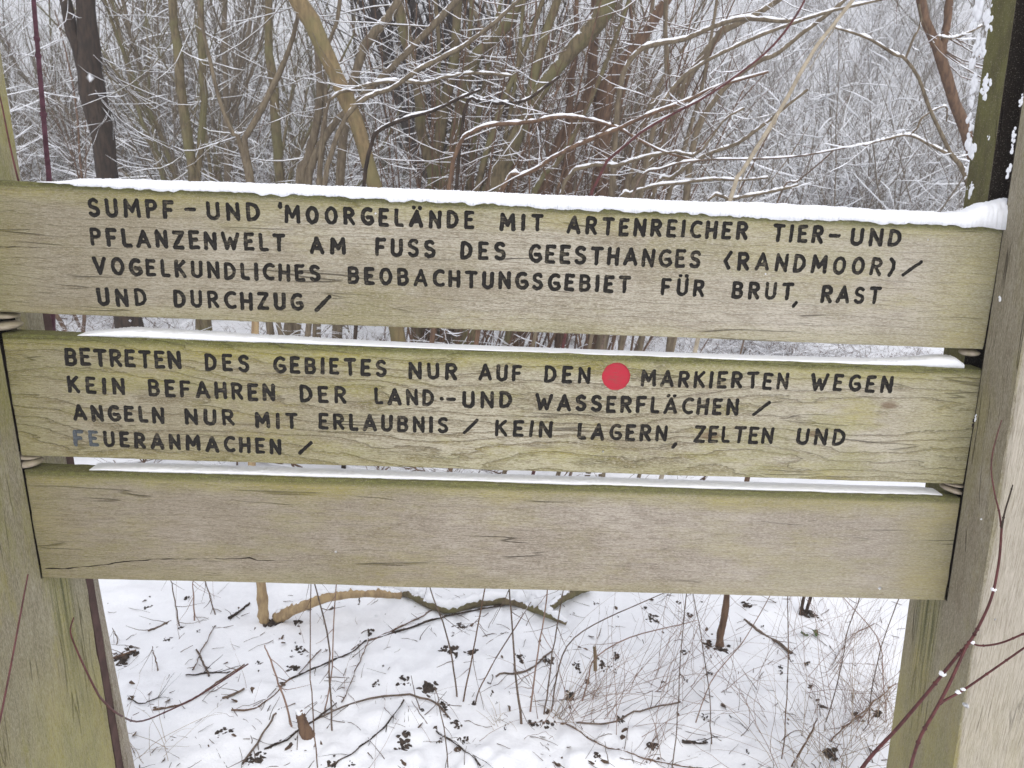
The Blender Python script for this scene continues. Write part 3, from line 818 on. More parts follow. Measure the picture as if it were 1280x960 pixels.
# ------------------------------------------------------------------ snow lying on the planks
def snow_ridge(px_profile, top_line, T, label, y0=-0.004, seed=0, droop=1):
    """px_profile: (px, thickness in cm) along the plank; top_line(px) gives the pixel row of the plank's top front edge"""
    xs = np.array([p[0] for p in px_profile], float); hs_ = np.array([p[1] for p in px_profile], float) / 100
    m = 900; px = np.linspace(xs[0], xs[-1], m); h = np.interp(px, xs, hs_)
    base = np.array([P(x, top_line(x)) for x in px]); L = base[:, 0]
    K = 15; V = []
    a = np.linspace(0, math.pi, K)
    for k in range(K):
        cy = (y0 + T) / 2; w = (T - y0) / 2 + .002
        ca_, sa_ = -math.cos(a[k]), math.sin(a[k])
        sgn = np.sign(ca_) * abs(ca_) ** 0.75; top = sa_ ** 0.42
        hh = h * (1 + 0.08 * fbm(L * 6 + seed, k * .15, 0, 2)) + 0.0005
        fade = np.minimum(1, h / .006)
        nzf = (0.0010 * fbm(L * 45 + seed, k * .55, seed, 2) + 0.0005 * RNG.normal(size=m)) * fade ** 2
        edge = (0.0030 * fbm(L * 22 + 3, k * .12 + seed, 0, 3) + .0007 * RNG.normal(size=m)) * (1 if ca_ < 0 else .3) * fade ** 2 * (.3 + .7 * droop)
        yy = cy + sgn * w + edge * (abs(ca_) > .2)
        zz = base[:, 2] + hh * top + nzf * (.3 + .7 * top) - (np.maximum(0, 0.0026 + .003 * fbm(L * 60 + 5, seed, 0, 3)) if k == 0 else 0) * fade * droop + (-.004 if k == K - 1 else 0)
        V.append(np.stack([base[:, 0], yy, zz], 1))
    V = np.array(V).transpose(1, 0, 2).reshape(-1, 3)
    i = np.arange(m - 1)[:, None] * K + np.arange(K)[None, :]; j = np.arange(m - 1)[:, None] * K + (np.arange(K)[None, :] + 1) % K
    q = np.stack([i, i + K, j + K, j], -1).reshape(-1, 4)
    o = link('snow_ridge', mesh_np('snow_ridge', V, q, np.full(len(q), 4)), M_SNOW); return tag(o, label, 'snow')


def line(p, q): return lambda x: p[1] + (q[1] - p[1]) * (x - p[0]) / (q[0] - p[0])


snow_ridge([(48, .02), (66, .15), (100, .7), (170, 1.1), (300, 1.35), (450, 1.6), (640, 1.75), (800, 1.9), (950, 2.0), (1100, 2.1), (1180, 2.1), (1208, 2.5), (1228, 4.2), (1245, 4.5), (1257, 5.1)],
           line((-36, 223.5), (1254, 284)), TH, 'thick rounded ridge of white snow along the top of the upper plank', seed=1)
snow_ridge([(95, .05), (118, .6), (140, 1.0), (160, 1.3), (220, 1.15), (300, .85), (380, .6), (474, .3), (560, .18), (700, .15), (840, .22), (960, .3), (1060, .5), (1120, .8), (1160, 1.4), (1180, 1.9), (1198, 1.9), (1207, 1.0)],
           line((7, 417), (1226, 462)), TH, 'low grey-white strip of snow on the middle plank, deepest at both ends', y0=.007, seed=2, droop=0)
snow_ridge([(108, .05), (122, .3), (160, .5), (200, .6), (320, .6), (500, .55), (640, .5), (800, .5), (950, .45), (1100, .45), (1165, .5), (1182, .2)],
           line((33, 588), (1198, 623)), TH, 'thin shaded strip of snow in the gap above the lower blank plank', y0=.012, seed=3, droop=0)


# snow clumps lodged on the rear part of the right post
def blob(name, p, r, sc, mat, seed, lab, cat, grp, k=1.0):
    import bmesh
    if name == 'snow_clump':       # a ragged patch: several fused lumps
        rb = np.random.default_rng(int(seed) + 900); V = []; F = []; off = 0
        for _ in range(11):
            bm = bmesh.new(); bmesh.ops.create_icosphere(bm, subdivisions=2, radius=1); bm.verts.ensure_lookup_table()
            q = rb.uniform(.25, .62); c0 = np.array([0, rb.normal(0, .45) * sc[1], rb.normal(0, .55) * sc[2]])
            for v in bm.verts: V.append((np.array([v.co.x * sc[0], v.co.y * .9, v.co.z]) * q * (1 + .3 * float(NZ(v.co.x * 2 + _, v.co.y * 2 + seed, v.co.z * 2))) + c0) * r)
            F += [[off + v.index for v in f.verts] for f in bm.faces]; off += len(bm.verts); bm.free()
        o = link(name, mesh_np(name, np.array(V), F, [3] * len(F)), mat); o.location = p; tag(o, lab, cat, grp); return o
    bm = bmesh.new(); bmesh.ops.create_icosphere(bm, subdivisions=3, radius=1)
    for v in bm.verts:
        c = v.co.copy(); f = 1 + .33 * float(fbm(c.x * 1.6 + seed * 5, c.y * 1.6, c.z * 1.6 + seed, 3)) + .07 * float(NZ(c.x * 9, c.y * 9 + seed, c.z * 9))
        v.co = Vector((c.x * sc[0] * f, c.y * sc[1] * f + .35 * r * float(NZ(c.z * 1.5 + seed, seed * 1.3)), c.z * sc[2] * f)) * r if sc[1] != 1 else Vector((c.x * sc[0], c.y * sc[1], c.z * sc[2])) * f * r
    me = bpy.data.meshes.new(name); bm.to_mesh(me); bm.free(); o = link(name, me, mat); o.location = p
    if lab: tag(o, lab, cat, grp)
    return o


def on_right_side(px, py):
    d = ray(px, py); a = np.array([xr(0), 0, 0]); b = np.array([xr(2), 0, 2]); n = np.cross(b - a, [0, 1, 0]); t = ((a - CAM) @ n) / (d @ n); return CAM + d * t


for i, (px, py, r, ex) in enumerate([(1222, 16, .020, 1.5), (1235, 22, .013, 1.2), (1222, 52, .011, 1.6), (1229, 62, .010, 1.2), (1217, 73, .011, 1.4), (1239, 34, .006, 1), (1232, 110, .013, 1.7), (1237, 102, .010, 1.4),
                                 (1219, 98, .010, 1.5), (1216, 110, .011, 1.5), (1213, 133, .010, 1.4), (1213, 160, .009, 1.3), (1216, 185, .014, 1.1), (1210, 178, .010, 1.2), (1209, 215, .008, 1.3),
                                 (1213, 240, .011, 1.7), (1216, 232, .008, 1.2), (1236, 171, .004, 1)]):
    p = on_right_side(px, py)
    blob('snow_clump', p + np.array([.0005, 0, 0]), r * 1.1, (.35, .75, .95 * ex), M_SNOW, i, 'small snow clump stuck to the mossy rear edge of the right post', 'snow', 'snow clumps on the right post')
for i, (px, py, r) in enumerate([(1277, 128, .006), (1268, 170, .008), (1266, 186, .006), (1262, 213, .007), (1250.5, 373, .0045), (1220, 463 + 59, .004)]):
    p = on_right_side(px, py)
    blob('snow_clump', p + np.array([-.001, 0, 0]), r, (.5, .7, 1.4), M_SNOW, i + 40, 'small snow clump along the groove of the right post', 'snow', 'snow clumps along the post groove')

# ------------------------------------------------------------------ traced stems at their own distances
def stem_pts(pts, Y, m=14, ground=True, base_dx=0.0):
    """pts: (px, py, width px) top to bottom"""
    rows = []
    for k, q in enumerate(pts):
        px, py, w = q[:3]; y = Y if len(q) < 4 else q[3]
        p = P(px, py, y); dist = (p - CAM) @ FWD; rows.append([*p, w / 2 * dist / FOC])
    if ground:
        l = rows[-1]; pr = rows[-2] if len(rows) > 1 else l
        dz = max(.05, pr[2] - l[2]); sl = (l[0] - pr[0]) / dz
        bx = l[0] + np.clip(sl, -.35, .35) * l[2] * .5 + base_dx; by = l[1]
        rows.append([(l[0] + bx) / 2 + .1 * (l[0] - bx), by, l[2] * .5, l[3] * 1.08]); rows.append([bx, by, float(terrain(bx, by)) - .05, l[3] * 1.3])
    a = smooth_path(rows, m); a[:, 3] = np.maximum(a[:, 3], .0008); return a


def wobble(a, seed):
    a = a.copy(); s = np.linspace(0, 6, len(a)); amp = np.minimum(a[:, 3] * .35, .012)
    a[:, 0] += amp * NZ(s * 2 + seed, seed * 1.7); a[:, 1] += amp * NZ(s * 2 + 9, seed * 2.1); a[:, 3] *= 1 + .10 * NZ(s * 5, seed + 4.4)
    return a


def tree_thing(name, stems, Y, mat, label, cat, group=None, twigs=30, tl=(.3, .9), seed=1, ground=True, snow=1.0, partname='stem', k=9, twig_mat=None, tr=.0045, m=16, sub=2.0, up=.03, shoots=0):
    rng = np.random.default_rng(seed)
    arrs = [wobble(stem_pts(s, Y, m, ground), seed + i * 3.1) for i, s in enumerate(stems)]
    b = arrs[0][-1]; root = empty(name, (b[0], b[1], max(0, b[2]))); tag(root, label, cat, group)
    off = np.array(root.location)
    for a in arrs:
        v, q = tubes((a[None, :, :3] - off), a[None, :, 3], k)
        link(partname, mesh_np(partname, v, q, np.full(len(q), 4)), mat, root)
    PP = np.stack([a[:, :3] for a in arrs]) - off; RR = np.stack([a[:, 3] for a in arrs])
    sn = [snow_on(PP, RR, 6, snow * .9, .002, rng, .45)]
    # resample for a finer, broken bead
    fine = np.stack([smooth_path(np.hstack([PP[i], RR[i][:, None]]), 60) for i in range(len(PP))])
    sn = [snow_on(fine[:, :, :3], fine[:, :, 3], 6, snow, .0025, rng, .5)]
    if shoots:
        bb = np.array([a[-1, :3] for a in arrs]) - off; ii = rng.integers(0, len(bb), shoots); b0 = bb[ii] + rng.normal(0, .16, (shoots, 3)) * [1, 1, 0]; b0[:, 2] = -.05
        d0 = np.stack([rng.normal(.16, .22, shoots), rng.normal(0, .12, shoots), np.ones(shoots)], 1); d0 /= np.linalg.norm(d0, axis=1, keepdims=True)
        S = walk(b0, d0, rng.uniform(1.6, 3.6, shoots), 12, rng, .035, .01); rs_ = np.outer(rng.uniform(.004, .010, shoots), np.linspace(1, .35, 12))
        tag(link('shoots', tube_mesh('shoots', [tubes(S, rs_, 5)]), twig_mat or mat, root), kind='stuff'); sh_snow = [snow_on(S, rs_, 4, .9, .0012, rng, .5)]
    else: sh_snow = []
    if twigs:
        n = 7; wl = np.linalg.norm(np.diff(PP, axis=1), axis=2).sum(1); wl = wl / wl.sum()
        twigs = int(twigs * .62)
        A, ra = spawn(PP, RR, twigs, n, rng, tl, (.25, .85), up + .05, .10, 0.05, .45, tr * .8, .0014, wl)
        Bq, rb = spawn(A, ra, int(twigs * sub), 5, rng, (tl[0] * .4, tl[1] * .5), (.3, .9), .05, .13, .2, .65, tr * .55, .0011)
        parts = [tubes(A, ra, 4), tubes(Bq, rb, 3)]
        o = link('twigs', tube_mesh('twigs', parts), twig_mat or mat, root); tag(o, kind='stuff')
        sn += [snow_on(A, ra, 4, 1.0 * snow, .0022, rng, .4), snow_on(Bq, rb, 4, snow, .0018, rng, .4)]
    if snow > 0:
        sn += sh_snow
        o = link('snow', tube_mesh('snow', sn), M_SNOW, root); tag(o, kind='stuff')
    return root


tree_thing('dark_tree', [[(112, -160, 20), (110, -60, 21), (108, 0, 22), (110, 45, 24), (113, 103, 31), (124, 152, 29), (136, 225, 27)],
                         [(62, -150, 10), (70, -60, 12), (80, 0, 14), (89, 35, 15), (99, 66, 17), (110, 103, 18), (118, 130, 14)]], 4.6, M_BDARK,
           'dark brown forked tree trunk near the left post with snow specks', 'tree', twigs=46, tl=(.4, 1.3), seed=11, partname='trunk', k=12)
tree_thing('young_tree', [[(212, -150, 9), (216, 0, 11), (221, 62, 11), (227, 112, 12), (237, 175, 12), (242, 225, 12)], [(256, -120, 6), (251, 0, 8), (252, 88, 9), (255, 125, 9), (250, 187, 9), (247, 228, 8)]], 4.2, M_BOLIVE,
           'pair of slim olive stems rising side by side right of the dark forked tree', 'tree', twigs=40, seed=12)
tree_thing('young_tree', [[(333, -150, 8), (336, 0, 9), (337, 75, 11), (342, 125, 12), (346, 180, 12), (350, 226, 12)]], 4.4, M_BOLIVE,
           'straight slim olive trunk directly left of the curved tan trunk', 'tree', twigs=32, seed=13)
tree_thing('forked_sapling', [[(385, -80, 4), (372, 20, 5), (362, 57, 6), (342, 107, 8), (322, 145, 8), (305, 180, 8), (315, 226, 9)], [(240, -100, 3), (247, 0, 4), (260, 62, 4.5), (275, 125, 5), (290, 165, 5.5), (304, 190, 6)]], 3.6, M_BGREY,
           'grey sapling forking in a wide V with snow along its right arm', 'tree', twigs=24, seed=14)
tree_thing('curved_tree', [[(330, -140, 20), (352, -50, 21), (372, 0, 22), (393, 37, 22), (410, 75, 21), (425, 107, 20), (445, 155, 19), (458, 195, 18), (470, 234, 18)]], 3.4, M_BTAN,
           'thick tan trunk curving down to the right in the left half', 'tree', twigs=18, seed=15, partname='trunk', k=12, twig_mat=M_BGREY)
tree_thing('leaning_shrub', [[(396, 20, 7), (397, 60, 8), (400, 110, 9), (398, 150, 10), (385, 195, 12), (376, 230, 13)], [(432, -60, 4), (425, 0, 5), (420, 32, 5), (409, 57, 5), (407, 100, 5), (407, 140, 6), (403, 190, 6), (400, 228, 6)],
                             [(640, -70, 7), (572, 0, 9), (502, 72, 9), (440, 132, 9), (417, 155, 9), (395, 190, 10), (386, 228, 11)],
                             [(530, -60, 10), (500, 0, 11), (485, 20, 12), (460, 52, 12), (443, 92, 11), (432, 150, 11), (425, 230, 12)]], 3.8, M_BGREY,
           'grey shrub beside the curved tan trunk with long snow-lined branches leaning right', 'shrub', twigs=50, seed=16)
# the big hazel clump in the middle
clump = [[(490, -60, 13), (498, 8, 14), (503, 37, 14), (515, 75, 13), (525, 120, 13), (528, 170, 13), (541, 228, 13)],
         [(592, -40, 5), (588, 30, 6), (578, 100, 7), (571, 175, 8), (558, 236, 9)],
         [(575, -40, 9), (570, 30, 11), (564, 95, 13), (552, 160, 14), (538, 236, 14)],
         [(690, -80, 12), (642, 15, 14), (622, 45, 16), (598, 66, 16), (588, 90, 15), (576, 130, 14), (566, 180, 14), (556, 236, 15)],
         [(720, -60, 8), (690, 20, 10), (677, 62, 12), (666, 100, 12), (656, 150, 13), (640, 195, 14), (622, 238, 16)],
         [(775, -90, 26), (760, -5, 27), (749, 25, 24), (726, 52, 20), (700, 79, 18), (677, 108, 17), (660, 141, 17), (640, 185, 17), (612, 238, 19)],
         [(880, -70, 11), (825, 13, 13), (795, 57, 14), (768, 92, 17), (757, 120, 24), (753, 160, 21), (753, 195, 18), (752, 240, 18)],
         [(750, -60, 12), (744, 20, 12), (741, 70, 13), (738, 108, 14), (722, 146, 16), (700, 180, 18), (678, 240, 20)],
         [(722, -50, 5), (720, 30, 6), (717, 81, 8), (713, 122, 9), (711, 184, 13), (709, 240, 15)],
         [(836, -80, 5), (832, 0, 6), (831, 45, 6), (833, 92, 7), (820, 116, 7), (803, 162, 8), (790, 211, 8), (782, 242, 9)],
         [(1010, -30, 5), (975, 0, 6), (929, 26, 9), (901, 40, 10), (881, 68, 11), (864, 90, 11), (850, 118, 10), (836, 155, 11), (812, 205, 12), (790, 242, 14)],
         [(640, -60, 4), (620, 30, 5), (606, 100, 6), (596, 160, 7), (585, 236, 8)], [(700, -70, 5), (668, 30, 6), (640, 100, 7), (618, 160, 8), (596, 237, 9)],
         [(660, -60, 4), (650, 60, 5), (640, 130, 5), (628, 190, 6), (615, 238, 7)], [(810, -70, 5), (772, 40, 5), (735, 130, 6), (700, 200, 7), (668, 238, 8)],
         [(540, -50, 4), (548, 60, 5), (548, 150, 6), (549, 236, 7)], [(780, -60, 4), (790, 60, 4), (770, 150, 5), (740, 238, 6)],
         [(905, -60, 4), (890, 40, 4), (872, 130, 5), (850, 200, 6), (835, 245, 7)]]
for grp_i, (sel, Yc, mt, lab) in enumerate([
        ([0, 2, 3, 1, 11, 15], 4.4, M_BOLIVE, 'left hazel clump of olive stems rising behind the word artenreicher and moorgelände gap'),
        ([4, 5, 12, 13, 14], 3.9, M_BOLIVE, 'dense middle hazel clump whose thick stems fan to the upper right'),
        ([7, 8, 6, 16], 4.3, M_BRED, 'reddish-brown clump with a cut elbow-shaped stem right of centre'),
        ([9, 10, 17], 3.7, M_BGREY, 'grey-brown shrub right of centre with an arching stem reaching right')]):
    if grp_i == 0: lab = 'left hazel clump of crowded olive stems just left of the centre'
    tree_thing('hazel_shrub', [clump[i] for i in sel], Yc, mt, lab, 'shrub', twigs=120 if grp_i < 3 else 70, tl=(.4, 1.3), seed=30 + grp_i, twig_mat=M_BRED, k=10, shoots=(46, 46, 30, 16)[grp_i])
# long arching, snow-lined branches in front of the clumps
for i, (pts, Yc, mt, lab) in enumerate([
    ([(660, -10, 4), (635, 12, 5), (615, 30, 5), (580, 57, 5.5), (552, 72, 6), (522, 87, 6), (490, 110, 6), (460, 121, 6), (430, 150, 6), (405, 232, 7)], 3.0, M_BGREY, 'wavy snow-lined branch crossing from the upper middle to lower left'),
    ([(600, 112, 3), (570, 125, 4), (540, 139, 4), (510, 147, 4.5), (475, 162, 5), (465, 178, 5), (455, 235, 5)], 2.8, M_BDARK, 'dark arching twig low beside the curved tan trunk'),
    ([(866, 200, 3), (822, 187, 3), (774, 161, 4), (760, 156, 4), (730, 148, 4.5), (698, 146, 5), (660, 153, 5), (615, 156, 5), (590, 165, 5), (575, 178, 5.5), (560, 237, 6)], 2.6, M_BRED, 'snowy branch arching low across the centre clump'),
    ([(960, 90, 3), (898, 108, 4), (855, 127, 4.5), (812, 143, 5), (774, 160, 5), (741, 173, 5.5), (700, 192, 5.5), (660, 217, 6), (625, 240, 6)], 2.4, M_BRED, 'long straight snow-lined branch rising to the right across the centre'),
    ([(1000, 22, 4), (980, 27, 5), (934, 23, 6), (900, 30, 6), (855, 49, 6), (822, 55, 6), (795, 66, 7), (775, 110, 7), (765, 240, 8)], 3.3, M_BGREY, 'level snowy branch springing right from the elbow-shaped stem'),
    ([(1120, -5, 3), (1086, 3, 3.5), (1042, 13, 4), (988, 30, 4.5), (934, 51, 5), (880, 78, 5), (845, 105, 5.5), (820, 150, 6), (800, 243, 7)], 2.9, M_BGREY, 'snow-covered branch reaching far right near the top'),
    ([(1080, -30, 4), (1056, 0, 5), (1032, 19, 6), (1002, 41, 6), (969, 68, 6), (948, 76, 6.5), (907, 108, 7), (880, 146, 8), (866, 190, 8), (858, 245, 9)], 3.2, M_BGREY, 'thick snowy limb running beneath the tan cane on the right'),
    ([(1010, 112, 3), (1005, 115, 4), (972, 142, 4), (948, 160, 5), (920, 180, 5), (880, 195, 5), (840, 222, 5.5), (815, 243, 6)], 2.7, M_BGREY, 'forked low branch ending left of the tan cane'),
    ([(1022, -40, 2.5), (1006, 0, 2.6), (988, 30, 2.8), (961, 62, 3), (920, 95, 3), (880, 122, 3.2), (840, 143, 3.5), (790, 175, 3.6), (740, 240, 4)], 2.2, M_RED, 'thin dark red stem sweeping down to the left at upper right'),
    ([(1118, 173, 1.6), (1060, 184, 2), (1001, 195, 2.2), (940, 199, 2.4), (880, 200, 2.6), (830, 210, 3), (790, 244, 3.5)], 2.3, M_TWIG, 'thin budded twig running level to the right of the cane'),
    ([(998, 231, 3), (975, 237, 4), (945, 243, 4), (915, 249, 4), (880, 262, 4)], 2.4, M_BGREY, 'short snowy twig just above the snow ridge near the cane'),
    ([(1050, 180, 1.8), (1029, 200, 2), (999, 225, 2.2), (972, 252, 2.4)], 2.4, M_TWIG, 'slender twig rising right from behind the snow ridge'),
    ([(640, 95, 3), (610, 92, 4), (585, 92, 4), (555, 97, 4), (530, 104, 4.5), (500, 101, 5), (470, 104, 4.5), (440, 112, 4), (410, 130, 4), (398, 232, 5)], 3.3, M_BGREY, 'level wavy snow-lined branch left of the centre'),
    ([(700, 95, 3), (676, 112, 4), (655, 126, 4), (625, 129, 4), (600, 127, 4), (582, 132, 4), (570, 237, 5)], 3.0, M_BDARK, 'dark hooked snow-lined branch in the centre'),
    ([(930, 135, 3), (905, 150, 3), (872, 192, 4), (840, 190, 4), (800, 198, 4.5), (770, 207, 5), (735, 208, 5), (700, 241, 5)], 2.6, M_BGREY, 'snow-lined branch bending low right of the centre'),
    ([(960, 222, 3), (925, 225, 3), (890, 224, 4), (850, 229, 4), (820, 232, 4), (790, 242, 5), (770, 262, 5)], 2.5, M_BGREY, 'lowest snowy twig just over the snow ridge at right of centre')]):
    tree_thing('arching_branch', [pts], Yc, mt, lab, 'branch', twigs=9, tl=(.12, .5), seed=60 + i, k=7, tr=.003, m=26, partname='limb', ground=pts[-1][1] > 200)
tree_thing('tan_cane', [[(1090, -40, 4), (1066, 0, 4.6), (1015, 65, 4.8), (980, 130, 5), (934, 206, 5.4), (912, 249, 5.6)]], 1.9, M_PALE, 'straight pale tan cane leaning right in front of the hillside', 'cane', twigs=5, tl=(.1, .3), seed=80, snow=.35, k=10)
tree_thing('side_tree', [[(1140, -120, 9), (1151, 0, 11), (1165, 46, 12), (1178, 79, 13), (1192, 122, 13), (1206, 160, 13), (1218, 200, 13), (1230, 250, 13)], [(1196, -120, 7), (1187, 0, 9), (1181, 41, 9), (1178, 76, 9)]], 3.0, M_BRED,
           'brown forked tree leaning behind the right post', 'tree', twigs=16, seed=81, partname='trunk', ground=False, k=10)
for i, (pts, Yc, lab) in enumerate([
    ([(1042, 34, 2.5), (1083, 47, 3.5), (1118, 68, 4), (1131, 73, 4), (1149, 100, 4.5), (1162, 135, 4.5), (1178, 168, 5), (1187, 190, 5.5), (1204, 211, 6), (1215, 250, 6)], 2.2, 'snow-covered branch arching down beside the right post'),
    ([(1149, 5, 2.5), (1151, 27, 3), (1142, 48, 3), (1132, 73, 3)], 2.2, 'short snowy twig joining the arching branch by the right post'),
    ([(1080, 182, 2), (1100, 176, 2.5), (1135, 169, 3), (1162, 181, 3.5), (1184, 192, 4)], 2.2, 'low snowy twig left of the right post'),
    ([(1183, 152, 2), (1181, 133, 2), (1154, 146, 2.5), (1146, 160, 3), (1136, 170, 3)], 2.2, 'small hooked snowy twig near the right post'),
    ([(1172, 45, 2), (1190, 48, 3), (1208, 42, 3), (1228, 32, 3)], 2.4, 'upper snowy twig between the forked tree and right post')]):
    tree_thing('arching_branch', [pts], Yc, M_BGREY, lab, 'branch', twigs=6, tl=(.06, .25), seed=90 + i, k=7, tr=.0022, m=24, partname='limb', ground=False, snow=1.35)


def simple_stem(name, pts, mat, label, cat, group=None, buds=0, k=8, m=24, snowbits=0, seed=0, base=None):
    """pts: (px, py, width px, Y)"""
    rows = []
    if mat is M_RED: pts = [(a_, b_, c_ * .82, d_) for a_, b_, c_, d_ in pts]
    for px, py, w, y in pts:
        p = P(px, py, y) if y is not None else G(px, py); rows.append([*p, w / 2 * ((p - CAM) @ FWD) / FOC])
    a = smooth_path(rows, m); a[:, 3] = np.maximum(a[:, 3], .0005)
    off = a[-1, :3].copy(); v, q = tubes(a[None, :, :3] - off, a[None, :, 3], k)
    parts = [(v, q)]; rng = np.random.default_rng(seed)
    for _ in range(buds):
        i = rng.integers(1, m - 1); c = a[i, :3] - off; r = a[i, 3]
        t = a[i + 1, :3] - a[i - 1, :3]; t /= np.linalg.norm(t)
        L = np.array([c - t * r * 1.5, c - t * r * .4, c + t * r * .6, c + t * r * 2]); parts.append(tubes(L[None], np.array([[r * .6, r * 1.45, r * 1.35, r * .5]]), k))
    o = link(name, tube_mesh(name, parts), mat); o.location = off; tag(o, label, cat, group)
    for j in range(snowbits):
        i = rng.integers(2, m - 2); bl = blob('snow', (0, 0, 0), a[i, 3] * 1.7, (1.2, 1, 1), M_SNOW, j + seed, None, None, None)
        bl.parent = o; bl.location = a[i, :3] - off + np.array([0, 0, a[i, 3] * 1.0])
    return o


simple_stem('purple_stem', [(38, -60, 5, .5), (42, 0, 5.5, .5), (47, 60, 5.5, .5), (54, 140, 6, .5), (58, 190, 6, .5), (62, 240, 6.5, .5), (66, 420, 7, .45), (70, 600, 7, .4)], M_PURP, 'dark purple stem rising beside the left post', 'stem', buds=6, seed=2)
simple_stem('red_twig', [(-6, 100, 2, -.185), (2, 130, 2.2, -.185), (12, 180, 2.5, -.185), (22, 222, 2.8, -.18), (23, 224, 2.8, -.17)], M_RED, 'thin orange-red twig against the top of the left post', 'twig', seed=3)
simple_stem('red_twig', [(35, 718, 2.2, -.21), (28, 755, 2.6, -.21), (14, 830, 3, -.21), (0, 900, 3.4, -.21), (-14, 960, 3.6, -.21), (-30, 1100, 4, -.2)], M_RED, 'straight dark red twig in front of the lower left post', 'twig', buds=3, seed=4)
simple_stem('red_twig', [(92, 772, 2, .02), (88, 790, 2.4, .02), (97, 815, 2.8, .0), (110, 843, 3, .02), (120, 863, 3.2, .04), (128, 875, 3.3, .08), (147, 892, 3, .15), (173, 902, 2.6, .36), (207, 890, 2.4, .52), (253, 867, 2.3, .66), (310, 830, 2.2, .86)], M_RED,
            'long curved red-brown twig arching from the left post onto the snow', 'twig', buds=4, seed=5, m=40)
RS = 'red dogwood stems in front of the right post'
simple_stem('dogwood_stem', [(1250, 690, 3, -.2), (1248, 650, 3, -.2), (1252, 660, 3.5, -.2), (1249, 700, 3.8, -.2), (1240, 745, 4, -.2), (1225, 780, 4.2, -.19), (1210, 805, 4.5, -.18), (1195, 822, 4.8, -.17), (1160, 865, 5, -.15), (1120, 912, 5.2, -.12), (1085, 950, 5.4, -.1), (1050, 1000, 5.5, -.08)][2:], M_RED,
            'tall dark red stem curving up over the right post', 'stem', RS, buds=9, snowbits=3, seed=6, m=40)
simple_stem('dogwood_stem', [(1208, 808, 4, -.178), (1198, 830, 4.6, -.19), (1185, 858, 5, -.2), (1168, 890, 5, -.2), (1150, 922, 5, -.2), (1138, 960, 5, -.19), (1125, 1020, 5.4, -.18)], M_RED, 'second red stem crossing lower over the right post', 'stem', RS, buds=4, seed=7)
simple_stem('dogwood_stem', [(1330, 770, 3, -.22), (1280, 792, 3, -.22), (1250, 804, 3, -.2), (1225, 807, 3, -.19), (1211, 802, 3.2, -.18)], M_RED, 'upper red side shoot reaching the right frame edge', 'stem', RS, buds=3, snowbits=2, seed=8)
simple_stem('dogwood_stem', [(1330, 775, 3, -.25), (1280, 810, 3, -.24), (1240, 838, 3.2, -.22), (1205, 862, 3.5, -.2), (1180, 876, 3.8, -.2), (1174, 880, 4, -.2)], M_RED, 'lower red side shoot reaching the right frame edge', 'stem', RS, buds=4, snowbits=3, seed=9)
simple_stem('dogwood_stem', [(1252, 525, 1.4, -.14), (1242, 560, 1.8, -.145), (1239, 586, 2, -.15), (1243, 615, 2.2, -.16), (1249, 640, 2.6, -.18), (1252, 662, 3.2, -.2)], M_RED, 'thin upright tip of the red stem on the right post', 'stem', RS, buds=2, seed=10)
simple_stem('dogwood_stem', [(1266, 606, 1.4, -.16), (1262, 620, 2, -.17), (1256, 640, 2.2, -.19), (1252, 660, 2.8, -.2)], M_DWOOD, 'short dark budded tip of the red stem', 'stem', RS, buds=3, seed=11)

# ------------------------------------------------------------------ things on the near snow
def log_mesh(rows, k, mat, name, seed, cap=True, jag=0.0):
    a = smooth_path(rows, 26); s = np.linspace(0, 8, len(a)); a[:, 3] *= 1 + .12 * NZ(s * 3, seed)
    off = a[0, :3].copy(); v, q = tubes(a[None, :, :3] - off, a[None, :, 3], k)
    v = v + .12 * a[:, 3].repeat(k)[:, None] * np.stack([NZ(v[:, 0] * 60 + seed, v[:, 2] * 60), NZ(v[:, 1] * 60, v[:, 2] * 60 + seed), 0 * v[:, 0]], 1)
    if jag: v[-k:, 2] += jag * RNG.uniform(-1, 1, k)
    idx = list(q.ravel()) + list(range(k))[::-1] + list(range(len(v) - k, len(v))); fn = [4] * len(q) + [k, k]
    o = link(name, mesh_np(name, v, idx, fn), mat); o.location = off; return o, a


def px_rows(pts, Y0=None):
    """(px, py, w, lift) : lift None -> lying on the snow, else the depth Y"""
    r = []
    for px, py, w, y in pts:
        p = G(px, py) if y is None else P(px, py, y)
        rr = w / 2 * ((p - CAM) @ FWD) / FOC
        if y is None: p = p + np.array([0, 0, rr * .6])
        r.append([*p, rr])
    return r


g = G(385, 918)
o, a = log_mesh([[g[0] + .008, g[1], -.04, .030], [g[0] + .003, g[1], .012, .024], [g[0] - .012, g[1], .06, .015], [g[0] - .022, g[1] + .005, .105, .013]], 14, M_BRED, 'tree_stump', 2, jag=.014)
tag(o, 'short broken brown stump with a snow cap in the lower left snow', 'stump')
b_ = blob('snow', (0, 0, 0), .015, (1, 1, .55), M_SNOW, 3, None, None, None); b_.parent = o; b_.location = a[-1, :3] - a[0, :3]
g = G(330, 778)
o, a = log_mesh([[g[0], g[1], -.05, .022], [g[0], g[1], .06, .019], [g[0] - .002, g[1], .2, .017], [g[0] - .01, g[1], .6, .014], [g[0] + .03, g[1] + .1, 1.4, .010]], 12, M_TAN2, 'sapling', 5)
tag(o, 'light tan sapling stem standing in snow under the left part of the board', 'sapling')
rows = px_rows([(347, 777, 16, None), (366, 762, 15, 1.22), (400, 748, 14, 1.22), (430, 742, 13, 1.22), (470, 741, 12, 1.25), (500, 744, 10, 1.3)])
o, a = log_mesh(rows, 12, M_TAN2, 'bent_limb', 7); tag(o, 'bent tan limb curving over the snow just right of the tan sapling', 'branch')
